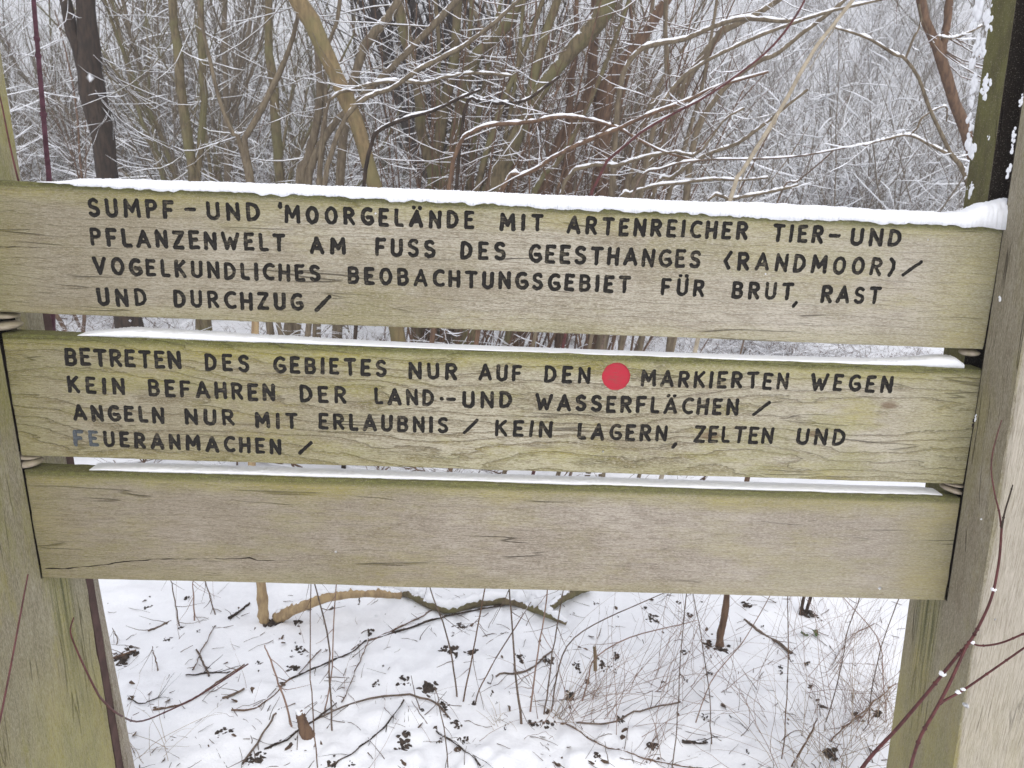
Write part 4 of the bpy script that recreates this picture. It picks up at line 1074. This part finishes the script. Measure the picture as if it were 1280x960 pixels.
sv = snow_on(smooth_path(a, 60)[None, :, :3] - a[0, :3], smooth_path(a, 60)[None, :, 3], 8, .9, .003, RNG, .2); s_ = link('snow', tube_mesh('snow', [sv]), M_SNOW, o)
rows = px_rows([(477, 741, 10, None), (510, 748, 12, None), (530, 757, 13, None), (560, 768, 13, None), (600, 759, 12, None), (640, 757, 13, None), (672, 768, 13, None), (690, 776, 9, None), (708, 784, 5, None)])
for r in rows: r[2] += .012
o, a = log_mesh(rows, 12, M_BOLIVE, 'fallen_branch', 9); tag(o, 'dark mossy fallen branch lying on the snow under the board centre', 'branch')
f_ = smooth_path(a, 80); sv = snow_on(f_[None, :, :3] - a[0, :3], f_[None, :, 3] * 1.1, 8, 1.2, .004, RNG, .2); link('snow', tube_mesh('snow', [sv]), M_SNOW, o)
rows = px_rows([(735, 740, 12, None), (718, 747, 11, None), (700, 756, 11, None), (685, 768, 10, None)])
for r in rows: r[2] += .014
o, a = log_mesh(rows, 10, M_BOLIVE, 'side_limb', 10); tag(o, 'short mossy side limb joining the fallen branch from the right', 'branch')
g = G(901, 806)
o, a = log_mesh([[g[0] + .004, g[1], -.04, .019], [g[0] - .006, g[1], .05, .013], [g[0] + .002, g[1], .14, .012], [g[0] + .01, g[1] + .01, .35, .010], [g[0] + .06, g[1] + .04, .8, .008]], 12, M_BRED, 'sapling', 12)
tag(o, 'dark brown sapling stub in the snow under the right part of the board', 'sapling')
for i, (px, py, h, tx) in enumerate([(1000, 768, .12, .01), (1006, 766, .16, .03), (745, 838, .10, -.01)]):
    g = G(px, py)
    o, a = log_mesh([[g[0], g[1], -.03, .007], [g[0] + tx * .5, g[1], h * .5, .006], [g[0] + tx, g[1], h, .005]], 8, M_BDARK if i < 2 else M_BTAN, 'stub', 20 + i)
    tag(o, ['left one of two dark stubs under the right end of the board', 'right one of two dark stubs under the right end of the board', 'small pale stub near the centre of the near snow'][i], 'stub')

# hand-placed thin stems: (list, standing?) ; last point is the foot
TW = [
 [(638, 0), (215, 732, 1.6), (221, 765, 2), (225, 783, 2.2)], [(0, 0), (241, 728, 1.5), (242, 752, 2), (242, 778, 2.2)], [(0, 0), (257, 728, 1.8), (263, 748, 2), (270, 768, 2.4)],
 [(0, 0), (388, 720, 1.5), (388, 840, 1.8), (392, 900, 2), (397, 960, 2)], [(0, 0), (392, 725, 2), (410, 797, 2.6), (412, 850, 2.8), (415, 913, 3)], [(0, 0), (420, 725, 1.8), (414, 840, 2.2), (405, 888, 2.6)],
 [(0, 0), (541, 745, 2), (562, 805, 2.4), (572, 872, 2.8)], [(0, 0), (606, 738, 2), (590, 820, 2.2), (577, 878, 2.6)], [(0, 0), (637, 738, 2.6), (641, 805, 3.2), (647, 860, 3.8), (652, 905, 5)],
 [(0, 0), (684, 742, 2), (672, 820, 2.4), (662, 890, 3)], [(0, 0), (703, 745, 1.8), (690, 820, 2.2), (680, 893, 2.6)], [(0, 0), (650, 775, 1.8), (622, 820, 2), (600, 860, 2), (593, 880, 2.2)],
 [(0, 0), (820, 746, 1.6), (760, 772, 2), (715, 800, 2.2), (697, 840, 2.4), (688, 890, 2.6)], [(0, 0), (845, 782, 1.6), (790, 796, 2), (745, 822, 2.2), (735, 850, 2.3), (725, 878, 2.6)],
 [(0, 0), (1075, 750, 1.4), (1060, 790, 1.6), (1045, 860, 1.8), (1030, 905, 2)], [(0, 0), (985, 760, 1.4), (985, 830, 1.6), (982, 900, 1.8), (978, 950, 2)],
 [(0, 0), (858, 745, 1.4), (850, 840, 1.6), (845, 920, 1.8), (838, 965, 2)], [(0, 0), (960, 750, 1.4), (930, 800, 1.5), (890, 850, 1.8), (868, 905, 2)],
 [(0, 0), (870, 760, 1.4), (885, 850, 1.6), (890, 930, 1.8)], [(0, 0), (1015, 912, 2.6), (1000, 940, 3), (985, 962, 3.2)], [(0, 0), (548, 878, 1.6), (556, 920, 2), (560, 960, 2)],
 [(0, 0), (338, 826, 2.8), (352, 865, 3), (367, 908, 3.4)], [(0, 0), (143, 790, 1.4), (147, 800, 1.6), (143, 808, 1.8)], [(0, 0), (192, 815, 1.6), (196, 830, 2), (199, 842, 2)],
 [(0, 0), (1122, 750, 1.6), (1108, 790, 1.6), (1092, 850, 1.8), (1085, 905, 2)], [(0, 0), (1058, 752, 1.2), (1098, 800, 1.5), (1104, 850, 1.6), (1110, 905, 1.8)],
]
TL = [
 [(268, 784, 2.2), (253, 812, 2.6), (241, 838, 3)], [(246, 813, 2.6), (255, 832, 3), (262, 846, 3)], [(232, 845, 2.6), (262, 842, 2.8), (290, 841, 2)], [(305, 832, 3), (280, 848, 3.5), (252, 868, 4), (230, 880, 3.5), (190, 889, 2.5)],
 [(345, 892, 3), (325, 925, 3.4), (304, 955, 4)], [(420, 880, 3), (395, 900, 3.5), (360, 925, 4), (330, 938, 4)], [(400, 812, 2.6), (370, 845, 2.8), (345, 868, 3), (320, 887, 3), (288, 889, 2.6)],
 [(306, 862, 3), (290, 870, 4), (278, 874, 3.5)], [(640, 755, 3), (560, 770, 3.5), (520, 783, 3.8), (470, 800, 3.6), (427, 822, 3.6), (360, 850, 3)], [(545, 762, 2.6), (485, 792, 3), (440, 813, 3)],
 [(560, 897, 3), (545, 880, 3), (525, 873, 3), (480, 871, 3), (430, 884, 2.6), (395, 900, 2)], [(506, 875, 2.6), (480, 910, 3), (450, 935, 3), (418, 958, 3)], [(460, 800, 3), (446, 835, 3), (428, 878, 3)],
 [(930, 775, 4), (955, 795, 4.5), (990, 818, 5)], [(853, 928, 5), (870, 929, 5), (884, 929, 4)], [(1118, 855, 3), (1085, 885, 3.6), (1060, 905, 4), (1037, 928, 4)], [(215, 777, 2.4), (200, 784, 3), (184, 790, 3)],
 [(312, 755, 4), (300, 765, 4.5), (286, 774, 5)], [(170, 814, 4), (155, 820, 6), (140, 824, 5)], [(690, 815, 2.6), (660, 838, 2.8), (620, 848, 2.8)], [(545, 915, 3), (575, 935, 3), (600, 958, 3)],
 [(700, 905, 2.6), (760, 935, 3), (820, 952, 3), (880, 962, 3)], [(720, 905, 2.4), (760, 905, 2.6), (800, 890, 2.6), (850, 878, 2.4)], [(155, 866, 1.6), (175, 880, 2), (200, 872, 2)], [(1040, 832, 2), (1060, 800, 2), (1092, 780, 2)]]
i = 0
for t in TW:
    f = G(t[-1][0], t[-1][1]); pts = [(x, y, w, f[1] + .02 * k_) for k_, (x, y, w) in enumerate(reversed(t[1:]))][::-1]
    rows = []
    for (x, y, w, yy) in pts[:-1]:
        p = P(x, y, yy); rows.append([*p, w / 2 * ((p - CAM) @ FWD) / FOC * .8])
    rows.append([f[0], f[1], f[2] - .02, pts[-1][2] / 2 * ((f - CAM) @ FWD) / FOC * .8])
    top = np.array(rows[0]); nx = np.array(rows[1]); ex = top + (top - nx) * .5; ex[3] = top[3] * .6; rows = [list(ex)] + rows
    a = smooth_path(rows, 18); a[:, :2] += .0022 * np.stack([NZ(np.arange(18) * .8, i), NZ(np.arange(18) * .8 + 5, i)], 1); off = a[-1, :3].copy()
    parts = [tubes(a[None, :, :3] - off, a[None, :, 3], 6)]
    rg = np.random.default_rng(100 + i); S1, r1 = spawn(a[None, :, :3] - off, a[None, :, 3], 5, 5, rg, (.03, .14), (.3, .9), .05, .12, .0, .6, .0014, .0007); parts.append(tubes(S1, r1, 4))
    o = link('upright_twig', tube_mesh('upright_twig', parts), [M_TWIG, M_GRASSR, M_TWIG, M_BRED][i % 4]); o.location = off
    tag(o, 'thin bare twig standing upright in the snow beneath the board', 'twig', 'upright twigs in the near snow'); i += 1
for t in TL:
    rows = []
    for (x, y, w) in t:
        p = G(x, y); r = w / 2 * ((p - CAM) @ FWD) / FOC * .8; rows.append([p[0], p[1], p[2] + r * .7, r])
    a = smooth_path(rows, 16); off = a[-1, :3].copy(); a[:, :2] += .003 * np.stack([NZ(np.arange(16) * .8, i), NZ(np.arange(16) * .8 + 5, i)], 1)
    a[:, 2] = np.maximum(a[:, 2], terrain(a[:, 0], a[:, 1]) + a[:, 3] * .5) + .001
    parts = [tubes(a[None, :, :3] - off, a[None, :, 3], 6)]
    rg = np.random.default_rng(200 + i); S1, r1 = spawn(a[None, :, :3] - off, a[None, :, 3], 4, 5, rg, (.03, .12), (.3, .9), .0, .12, .1, .6, .0016, .0008); parts.append(tubes(S1, r1, 4))
    o = link('lying_twig', tube_mesh('lying_twig', parts), [M_TWIG, M_BDARK, M_BRED][i % 3]); o.location = off
    tag(o, 'dark bare twig lying on the snow beneath the board', 'twig', 'twigs lying on the near snow'); i += 1


# dry grass and fine arching stems
def grass(name, feet, n, L, rr, mat, seed, lean=(0, 0), spread=.05, droop=-.10, nseg=9, k=3):
    rg = np.random.default_rng(seed); f = np.array(feet); ii = rg.integers(0, len(f), n)
    b = f[ii] + np.stack([rg.normal(0, spread, n), rg.normal(0, spread, n), np.zeros(n)], 1); b[:, 2] = terrain(b[:, 0], b[:, 1]) - .004
    d = np.stack([rg.normal(lean[0], .45, n), rg.normal(lean[1], .35, n), rg.uniform(.5, 1.3, n)], 1); d /= np.linalg.norm(d, axis=1, keepdims=True)
    Ls = rg.uniform(L[0], L[1], n); pts = walk(b, d, Ls, nseg, rg, .08, droop)
    pts[:, :, 2] = np.maximum(pts[:, :, 2], terrain(pts[:, :, 0], pts[:, :, 1]) + .001)
    r = np.outer(rg.uniform(rr[0], rr[1], n), np.linspace(1, .35, nseg)); return pts, r


def grass_obj(name, sets, mat, label):
    o = link(name, tube_mesh(name, [tubes(p, r, 3) for p, r in sets]), mat); tag(o, label, 'grass', kind='stuff')


Gp = lambda *l: [G(x, y) for x, y in l]
grass_obj('dry_grass', [grass('g', Gp((1010, 955), (1045, 960), (1075, 930), (1100, 900)), 90, (.10, .42), (.0005, .0011), None, 1, (-.1, 0), .06),
                        grass('g', Gp((695, 895), (742, 870), (700, 905)), 26, (.05, .30), (.0005, .001), None, 2, (.2, 0), .012),
                        grass('g', Gp((620, 905), (742, 870)), 16, (.03, .10), (.0006, .001), None, 3, (0, 0), .012),
                        grass('g', Gp((165, 955), (185, 945), (150, 950)), 26, (.06, .30), (.0005, .001), None, 4, (0, 0), .04),
                        grass('g', Gp((1150, 1010), (1180, 1020), (1240, 1040)), 26, (.1, .42), (.0005, .001), None, 5, (0, -.4), .08)],
          M_GRASS, 'pale dry grass blades arching over the snow beneath the board')
grass_obj('dry_stems', [grass('g', Gp((900, 860), (960, 900), (1010, 850), (1060, 870), (880, 800), (1020, 790), (1080, 930), (960, 950)), 120, (.15, .55), (.0005, .0012), None, 6, (.0, 0), .10, -.06),
                        grass('g', Gp((700, 890), (740, 880), (800, 920), (830, 860)), 90, (.15, .5), (.0006, .0013), None, 7, (.35, .1), .06, -.07),
                        grass('g', Gp((300, 860), (450, 800), (520, 930), (250, 780), (420, 930)), 22, (.08, .3), (.0005, .001), None, 8, (.0, 0), .12, -.06),
                        grass('g', Gp((1060, 800), (1090, 860), (1070, 905)), 170, (.05, .30), (.0004, .0008), None, 9, (.0, 0), .07, -.04)],
          M_GRASSR, 'tangle of thin reddish-brown stems on the snow at lower right')

# dark litter showing through the snow
def litter():
    rg = np.random.default_rng(5); V = []; F = []; off = 0
    spots = [(155, 822, 16), (185, 760, 7), (228, 786, 7), (232, 750, 5), (250, 790, 4), (375, 812, 9), (368, 834, 9), (322, 829, 5), (340, 778, 14), (372, 778, 10), (320, 950, 14), (280, 915, 10), (210, 800, 6), (535, 860, 15), (505, 852, 9), (562, 812, 14), (590, 816, 10),
             (575, 782, 9), (652, 822, 8), (685, 826, 8), (712, 870, 9), (720, 833, 8), (752, 832, 9), (770, 827, 6), (683, 908, 10), (665, 905, 8), (555, 882, 8), (572, 905, 8), (503, 928, 13), (580, 925, 7), (550, 927, 5), (817, 932, 9), (775, 900, 8), (745, 943, 7), (615, 866, 4),
             (495, 791, 5), (464, 792, 6), (448, 751, 4), (592, 880, 6), (815, 773, 9), (900, 812, 12), (885, 806, 8), (1025, 884, 9), (1075, 897, 10), (1095, 893, 9), (1035, 943, 13), (1010, 765, 12), (1022, 771, 9), (855, 815, 6), (935, 757, 9), (1012, 858, 5), (1010, 830, 5), (886, 842, 5),
             (880, 898, 5), (856, 850, 4), (415, 958, 9), (440, 955, 5), (852, 605 + 240, 4), (470, 855, 6), (860, 770, 6), (848, 760, 6), (745, 730 + 25, 6)]
    for _ in range(50): spots.append((rg.uniform(130, 1130), rg.uniform(745, 985), rg.uniform(1.5, 4.5)))
    for px, py, s in spots:
        g = G(px, py); sc = s / 2 * ((g - CAM) @ FWD) / FOC
        for _ in range(max(3, int(s * 1.9))):
            c = g + np.array([rg.normal(0, sc * .75), rg.normal(0, sc * .9), 0]); c[2] = float(terrain(c[0], c[1])) - rg.uniform(0, .005)
            a = rg.uniform(0, 6.28); w = sc * rg.uniform(.25, .7); l = sc * rg.uniform(.4, 1.1); t = rg.uniform(-.5, .5)
            pts = []
            for th, rr in zip(np.linspace(0, 6.28, 7)[:-1], rg.uniform(.55, 1.1, 6)):
                x, y = math.cos(th) * l * rr, math.sin(th) * w * rr
                pts.append(c + np.array([x * math.cos(a) - y * math.sin(a), x * math.sin(a) + y * math.cos(a), .0015 + x * t * .4 + rg.uniform(0, .003)]))
            top = c + np.array([0, 0, .004 + w * .4]); n0 = off; V += pts + [top, c - np.array([0, 0, .01])]
            for k_ in range(6): F.append([n0 + k_, n0 + (k_ + 1) % 6, n0 + 6]); F.append([n0 + (k_ + 1) % 6, n0 + k_, n0 + 7])
            off += 8
    o = link('leaf_litter', mesh_np('leaf_litter', np.array(V), F, [3] * len(F)), M_SOIL, sm=False); tag(o, 'dark leaf litter and soil showing through thin snow', 'litter', kind='stuff')


litter()
def brown_leaves():
    rg = np.random.default_rng(51); V = []; F = []; off = 0
    for _ in range(170):
        g = G(rg.uniform(110, 1140), rg.uniform(745, 990)) if _ % 3 else G(rg.choice([330, 560, 600, 700, 750, 900, 1080, 1020, 160, 390]) + rg.normal(0, 22), rg.choice([780, 812, 880, 900, 760, 930]) + rg.normal(0, 12))
        L = rg.uniform(.004, .015); W = L * rg.uniform(.3, .7); a = rg.uniform(0, 6.28); tilt = rg.normal(0, .5, 2); n = 8; c = np.array([g[0], g[1], float(terrain(g[0], g[1])) + rg.uniform(-.006, .002)])
        ring = []
        for t in np.linspace(0, 6.283, n + 1)[:-1]:
            x = math.cos(t) * L; y = math.sin(t) * W * (1.0 + .3 * rg.normal()); z = x * tilt[0] + y * tilt[1] + .25 * abs(y) * rg.uniform(.5, 2)
            ring.append(c + np.array([x * math.cos(a) - y * math.sin(a), x * math.sin(a) + y * math.cos(a), z]))
        V += ring + [c + [0, 0, .0015], c - [0, 0, .0012]]
        for k in range(n): F.append([off + k, off + (k + 1) % n, off + n]); F.append([off + (k + 1) % n, off + k, off + n + 1])
        off += n + 2
    o = link('fallen_leaves', mesh_np('fallen_leaves', np.array(V), F, [3] * len(F)), flat_mat('brown_leaf', (0.13, 0.085, 0.055), .5, 30, col2=(0.055, 0.038, 0.03)), sm=False)
    tag(o, 'small half-buried brown leaves scattered over the near snow', 'leaves', kind='stuff')
    # crumbs of twig
    n = 420; b = np.array([G(rg.uniform(110, 1150), rg.uniform(742, 1000)) for _ in range(n)]); d = np.stack([rg.normal(0, 1, n), rg.normal(0, 1, n), rg.uniform(0, .25, n)], 1); d /= np.linalg.norm(d, axis=1, keepdims=True)
    Pn = walk(b, d, rg.uniform(.015, .11, n), 6, rg, .12, -.02); Pn[:, :, 2] = np.maximum(Pn[:, :, 2], terrain(Pn[:, :, 0], Pn[:, :, 1]) - .0012 + .002 * rg.random((n, 6)))
    o = link('twig_crumbs', tube_mesh('twig_crumbs', [tubes(Pn, np.outer(rg.uniform(.0006, .0019, n), np.linspace(1, .5, 6)), 4)]), M_TWIG); tag(o, 'broken twig crumbs strewn over the near snow', 'twigs', kind='stuff')


brown_leaves()
M_LEAF = flat_mat('green_leaf', (0.07, 0.11, 0.035), .3, 40)
M_LEAFR = flat_mat('dark_red_leaf', (0.10, 0.03, 0.03), .3, 40)


def leaf(px, py, s, mat, label, seed):
    g = G(px, py); sc = s * ((g - CAM) @ FWD) / FOC; V = []; F = []
    n = 14; ro = [1 + .25 * math.sin(k * 2.4 + seed) for k in range(n)]
    V.append((0, 0, .004))
    for k in range(n): a = k / n * 6.283; V.append((math.cos(a) * sc * ro[k], math.sin(a) * sc * .8 * ro[k], .010 + .004 * math.sin(3 * a + seed)))
    V += [(x, y, z - .001) for x, y, z in V]
    m_ = n + 1
    for k in range(n):
        k1 = 1 + k; k2 = 1 + (k + 1) % n; F.append([0, k1, k2]); F.append([m_, m_ + k2, m_ + k1]); F.append([k1, m_ + k1, m_ + k2]); F.append([k1, m_ + k2, k2])
    o = link('leaf', mesh_np('leaf', np.array(V), F, [3] * len(F)), mat); o.location = (g[0], g[1], g[2] + .004); o.rotation_euler = (.5, .1, seed); tag(o, label, 'leaf')


leaf(1018, 794, 6, M_LEAF, 'small green lobed leaf on the snow under the right end of the board', 1)
leaf(1004, 796, 5, M_LEAF, 'smaller green leaf just left of the lobed green leaf', 2)

# ------------------------------------------------------------------ thicket behind
def shrub_parts(seed, h, nst, spread, n1, n2, n3, rbase, up=.05, lean=.45):
    rg = np.random.default_rng(seed)
    b = np.stack([rg.normal(0, spread, nst), rg.normal(0, spread, nst), np.full(nst, -.1)], 1)
    d = np.stack([rg.normal(0, lean, nst), rg.normal(0, lean, nst), np.ones(nst)], 1); d /= np.linalg.norm(d, axis=1, keepdims=True)
    A = walk(b, d, rg.uniform(.7, 1, nst) * h, 10, rg, .07, up * .4); ra = np.outer(rg.uniform(.6, 1, nst) * rbase, np.linspace(1, .3, 10))
    B1, r1 = spawn(A, ra, n1, 7, rg, (h * .15, h * .42), (.3, .85), .04, .10, .15, .5, .018, .004)
    B2, r2 = spawn(B1, r1, n2, 6, rg, (h * .06, h * .2), (.3, 1.0), .03, .13, .1, .6, .007, .0028)
    B3, r3 = spawn(B2, r2, n3, 5, rg, (.12, .45), (.4, 1.1), .0, .15, .1, .7, .004, .002)
    return rg, (A, ra), (B1, r1), (B2, r2), (B3, r3)


def make_shrub(seed, h, nst, spread, n1, n2, n3, rbase, mat, name, lean=.45):
    rg, a, b1, b2, b3 = shrub_parts(seed, h, nst, spread, n1, n2, n3, rbase, lean=lean)
    root = empty(name)
    link('stems', tube_mesh('stems', [tubes(*a, 6)]), mat, root)
    tag(link('twigs', tube_mesh('twigs', [tubes(*b1, 4), tubes(*b2, 3), tubes(*b3, 3)]), mat, root), kind='stuff')
    tag(link('snow', tube_mesh('snow', [snow_on(*a, 4, 1, .004, rg, .4), snow_on(*b1, 4, 1.0, .0042, rg, .3), snow_on(*b2, 4, 1.1, .0042, rg, .2), snow_on(*b3, 3, 1.1, .004, rg, .15)]), M_SNOW, root), kind='stuff')
    return root


protos = [make_shrub(201, 4.2, 9, .22, 60, 260, 520, .032, M_BGREY, 'bare_shrub'), make_shrub(202, 5.0, 7, .3, 60, 240, 500, .042, M_BOLIVE, 'bare_shrub'),
          make_shrub(203, 3.2, 12, .25, 70, 280, 520, .022, M_BRED, 'bare_shrub', .6), make_shrub(204, 7.0, 3, .12, 70, 300, 560, .07, M_BGREY, 'bare_tree', .2),
          make_shrub(205, 8.0, 2, .1, 80, 330, 600, .085, M_BDARK, 'bare_tree', .15), make_shrub(206, 2.2, 16, .35, 80, 300, 500, .014, M_BGREY, 'bare_shrub', .8)]
LABS = [('bare grey-brown shrub full of snow in the thicket behind the board', 'shrub', 'snowy grey shrubs in the thicket'),
        ('bare olive-stemmed shrub dusted with snow in the thicket behind the board', 'shrub', 'snowy olive shrubs in the thicket'),
        ('bare reddish shrub dusted with snow in the thicket behind the board', 'shrub', 'snowy reddish shrubs in the thicket'),
        ('slender bare grey tree dusted with snow in the thicket', 'tree', 'slender grey trees in the thicket'),
        ('slender bare dark tree dusted with snow in the thicket', 'tree', 'slender dark trees in the thicket'),
        ('low tangled bare bush loaded with snow behind the board', 'bush', 'low tangled snowy bushes')]
rg = np.random.default_rng(77); first = [True] * 6
for i in range(104):
    y = 5.2 + 20 * rg.random() ** 1.15; half = (y + 1.35) * .72
    x = rg.uniform(-1, 1) * half + .05 * y
    xr_ = x / (y + 1.35)
    if xr_ > .16 and y < 22 - 40 * max(0, .36 - xr_) and rg.random() < .96: continue       # the open patch before the slope
    if y < 8.5 and rg.random() < .6: continue
    k = rg.choice(6, p=[.26, .20, .20, .12, .02, .20])
    if xr_ > .16 and k in (3, 4): k = 5
    root = protos[k] if first[k] else copy_tree(protos[k]); first[k] = False
    root.location = (x, y, float(terrain(x, y, False))); root.rotation_euler = (0, 0, rg.uniform(0, 6.28)); s = rg.uniform(.8, 1.2); root.scale = (s, s, s * rg.uniform(.9, 1.1))
    tag(root, *LABS[k])
# low bushes: brambles seen through the gap between the planks, and brush on the open slope at right
low = make_shrub(207, 1.0, 14, .3, 70, 240, 260, .009, M_BRED, 'bramble_bush', .9); fl = True
for i in range(46):
    y = 2.6 + 6.5 * rg.random(); half = (y + 1.35) * .70; x = rg.uniform(-1, .42) * half
    if i > 33: y = 5.2 + 2.8 * rg.random(); x = rg.uniform(.35, .95) * (y + 1.35) * .66
    o = low if fl else copy_tree(low); fl = False
    o.location = (x, y, float(terrain(x, y, False))); o.rotation_euler = (0, 0, rg.uniform(0, 6.28)); q_ = rg.uniform(.6, 1.15); q_ = min(q_, (1.5 - .19 * (y + 1.35)) / 1.1) * (.6 if i > 33 else 1); o.scale = (1.1, 1.1, max(.3, q_))
    tag(o, 'low reddish-brown bramble on the snow glimpsed through the gap between planks', 'bush', 'low brambles behind the board')
for i in range(46):
    y = 8.5 + 15 * rg.random(); x = rg.uniform(-.68, .12) * (y + 1.35)
    k = rg.choice([0, 0, 1, 3, 5, 2]); o = copy_tree(protos[k])
    o.location = (x, y, float(terrain(x, y, False))); o.rotation_euler = (0, 0, rg.uniform(0, 6.28)); q_ = rg.uniform(.8, 1.15); o.scale = (q_, q_, q_); tag(o, *LABS[k])
for i in range(84):
    y = 12 + 24 * rg.random() ** 1.2; xq = rg.uniform(.12, .72); x = xq * (y + 1.35)
    k = rg.choice([5, 5, 2]); o = copy_tree(protos[k])
    o.location = (x, y, float(terrain(x, y, False))); o.rotation_euler = (0, 0, rg.uniform(0, 6.28)); q_ = rg.uniform(.7, 1.2) * (.75 if k == 2 else 1); o.scale = (q_, q_, q_)
    tag(o, 'snow-loaded twiggy brush on the pale slope right of the tan cane', 'bush', 'brush on the right slope')
for k in range(6):
    if first[k]:
        protos[k].location = (-6 + k, 16, float(terrain(-6 + k, 16, False))); tag(protos[k], *LABS[k])


def far_thicket():
    """the wooded slope beyond, one mass"""
    rg = np.random.default_rng(9)
    PA, RA = [], []
    n = 2600
    y = 11.5 + 50 * rg.random(n) ** 1.25; half = (y + 1.35) * .78; x = (1 - 2 * rg.random(n) ** 1.35) * half + .05 * y
    b = np.stack([x, y, terrain(x, y, False) - .1], 1)
    d = np.stack([rg.normal(0, .35, n), rg.normal(0, .35, n), np.ones(n)], 1); d /= np.linalg.norm(d, axis=1, keepdims=True)
    h = rg.uniform(1.2, 4.6, n)
    A = walk(b, d, h, 7, rg, .09, .02); ra = np.outer(rg.uniform(.008, .028, n), np.linspace(1, .25, 7))
    B1, r1 = spawn(A, ra, n * 5, 5, rg, (.6, 2.2), (.4, 1.2), 0, .14, .08, .5, .016, .007)
    B2, r2 = spawn(B1, r1, n * 9, 4, rg, (.4, 1.3), (.4, 1.2), 0, .14, .05, .6, .009, .006)
    o = link('distant_thicket', tube_mesh('distant_thicket', [tubes(A, ra, 3), tubes(B1, r1, 3), tubes(B2, r2, 3)]), M_BGREY)
    tag(o, 'dense leafless snowy thicket covering the far slope', 'thicket', kind='stuff')
    o = link('thicket_snow', tube_mesh('thicket_snow', [snow_on(B1, r1, 3, 1.25, .010, rg, .1), snow_on(B2, r2, 3, 1.25, .010, rg, .1)]), M_SNOW)
    tag(o, 'snow lying on the twigs of the far thicket', 'snow', kind='stuff')


far_thicket()


def haze():
    V = [(x, y, z) for x in (-90, 95) for y in (-8, 130) for z in (-2.0, 30)]
    q = [[0, 1, 3, 2], [4, 6, 7, 5], [0, 4, 5, 1], [2, 3, 7, 6], [0, 2, 6, 4], [1, 5, 7, 3]]
    m = bpy.data.materials.new('haze'); m.use_nodes = True; nt = m.node_tree; nt.nodes.clear()
    out = nt.nodes.new('ShaderNodeOutputMaterial'); v = nt.nodes.new('ShaderNodeVolumePrincipled')
    v.inputs['Color'].default_value = (.93, .93, .97, 1); v.inputs['Density'].default_value = HAZE
    nt.links.new(v.outputs[0], out.inputs['Volume'])
    o = link('haze', mesh_np('haze', np.array(V, float), q, [4] * 6), m, sm=False); tag(o, 'thin pale winter haze and falling snow in the air', 'haze', kind='stuff')


HAZE = 0.0095
haze()

# ------------------------------------------------------------------ falling flakes
def flakes():
    rg = np.random.default_rng(21); V = []; F = []; off = 0
    spots = [(112, 97, .42, .0022), (1208, 712 + 170, .5, .0019), (1065 + 140, 880, .7, .0016), (1160, 300, .8, .001), (1100, 735, .6, .0014), (420, 690, .6, .0011), (470, 770, .5, .0008)]
    for _ in range(60): spots.append((rg.uniform(0, 1280), rg.uniform(0, 960), rg.uniform(.8, 3.5), rg.uniform(.0011, .002)))
    for px, py, t, r in spots:
        c = CAM + ray(px, py) * t
        if c[1] > -.12 and c[1] < .3: continue
        dirs = np.array([[1, 0, 0], [-1, 0, 0], [0, 1, 0], [0, -1, 0], [0, 0, 1], [0, 0, -1]], float) * r * rg.uniform(.6, 1.4, (6, 1)); V += list(c + dirs)
        for a in (0, 1):
            for b in (2, 3):
                for e in (4, 5): F.append([off + a, off + b, off + e])
        off += 6
    o = link('falling_snow', mesh_np('falling_snow', np.array(V), F, [3] * len(F)), M_SNOW); tag(o, 'loose snowflakes falling through the air', 'snowflakes', kind='stuff')


flakes()
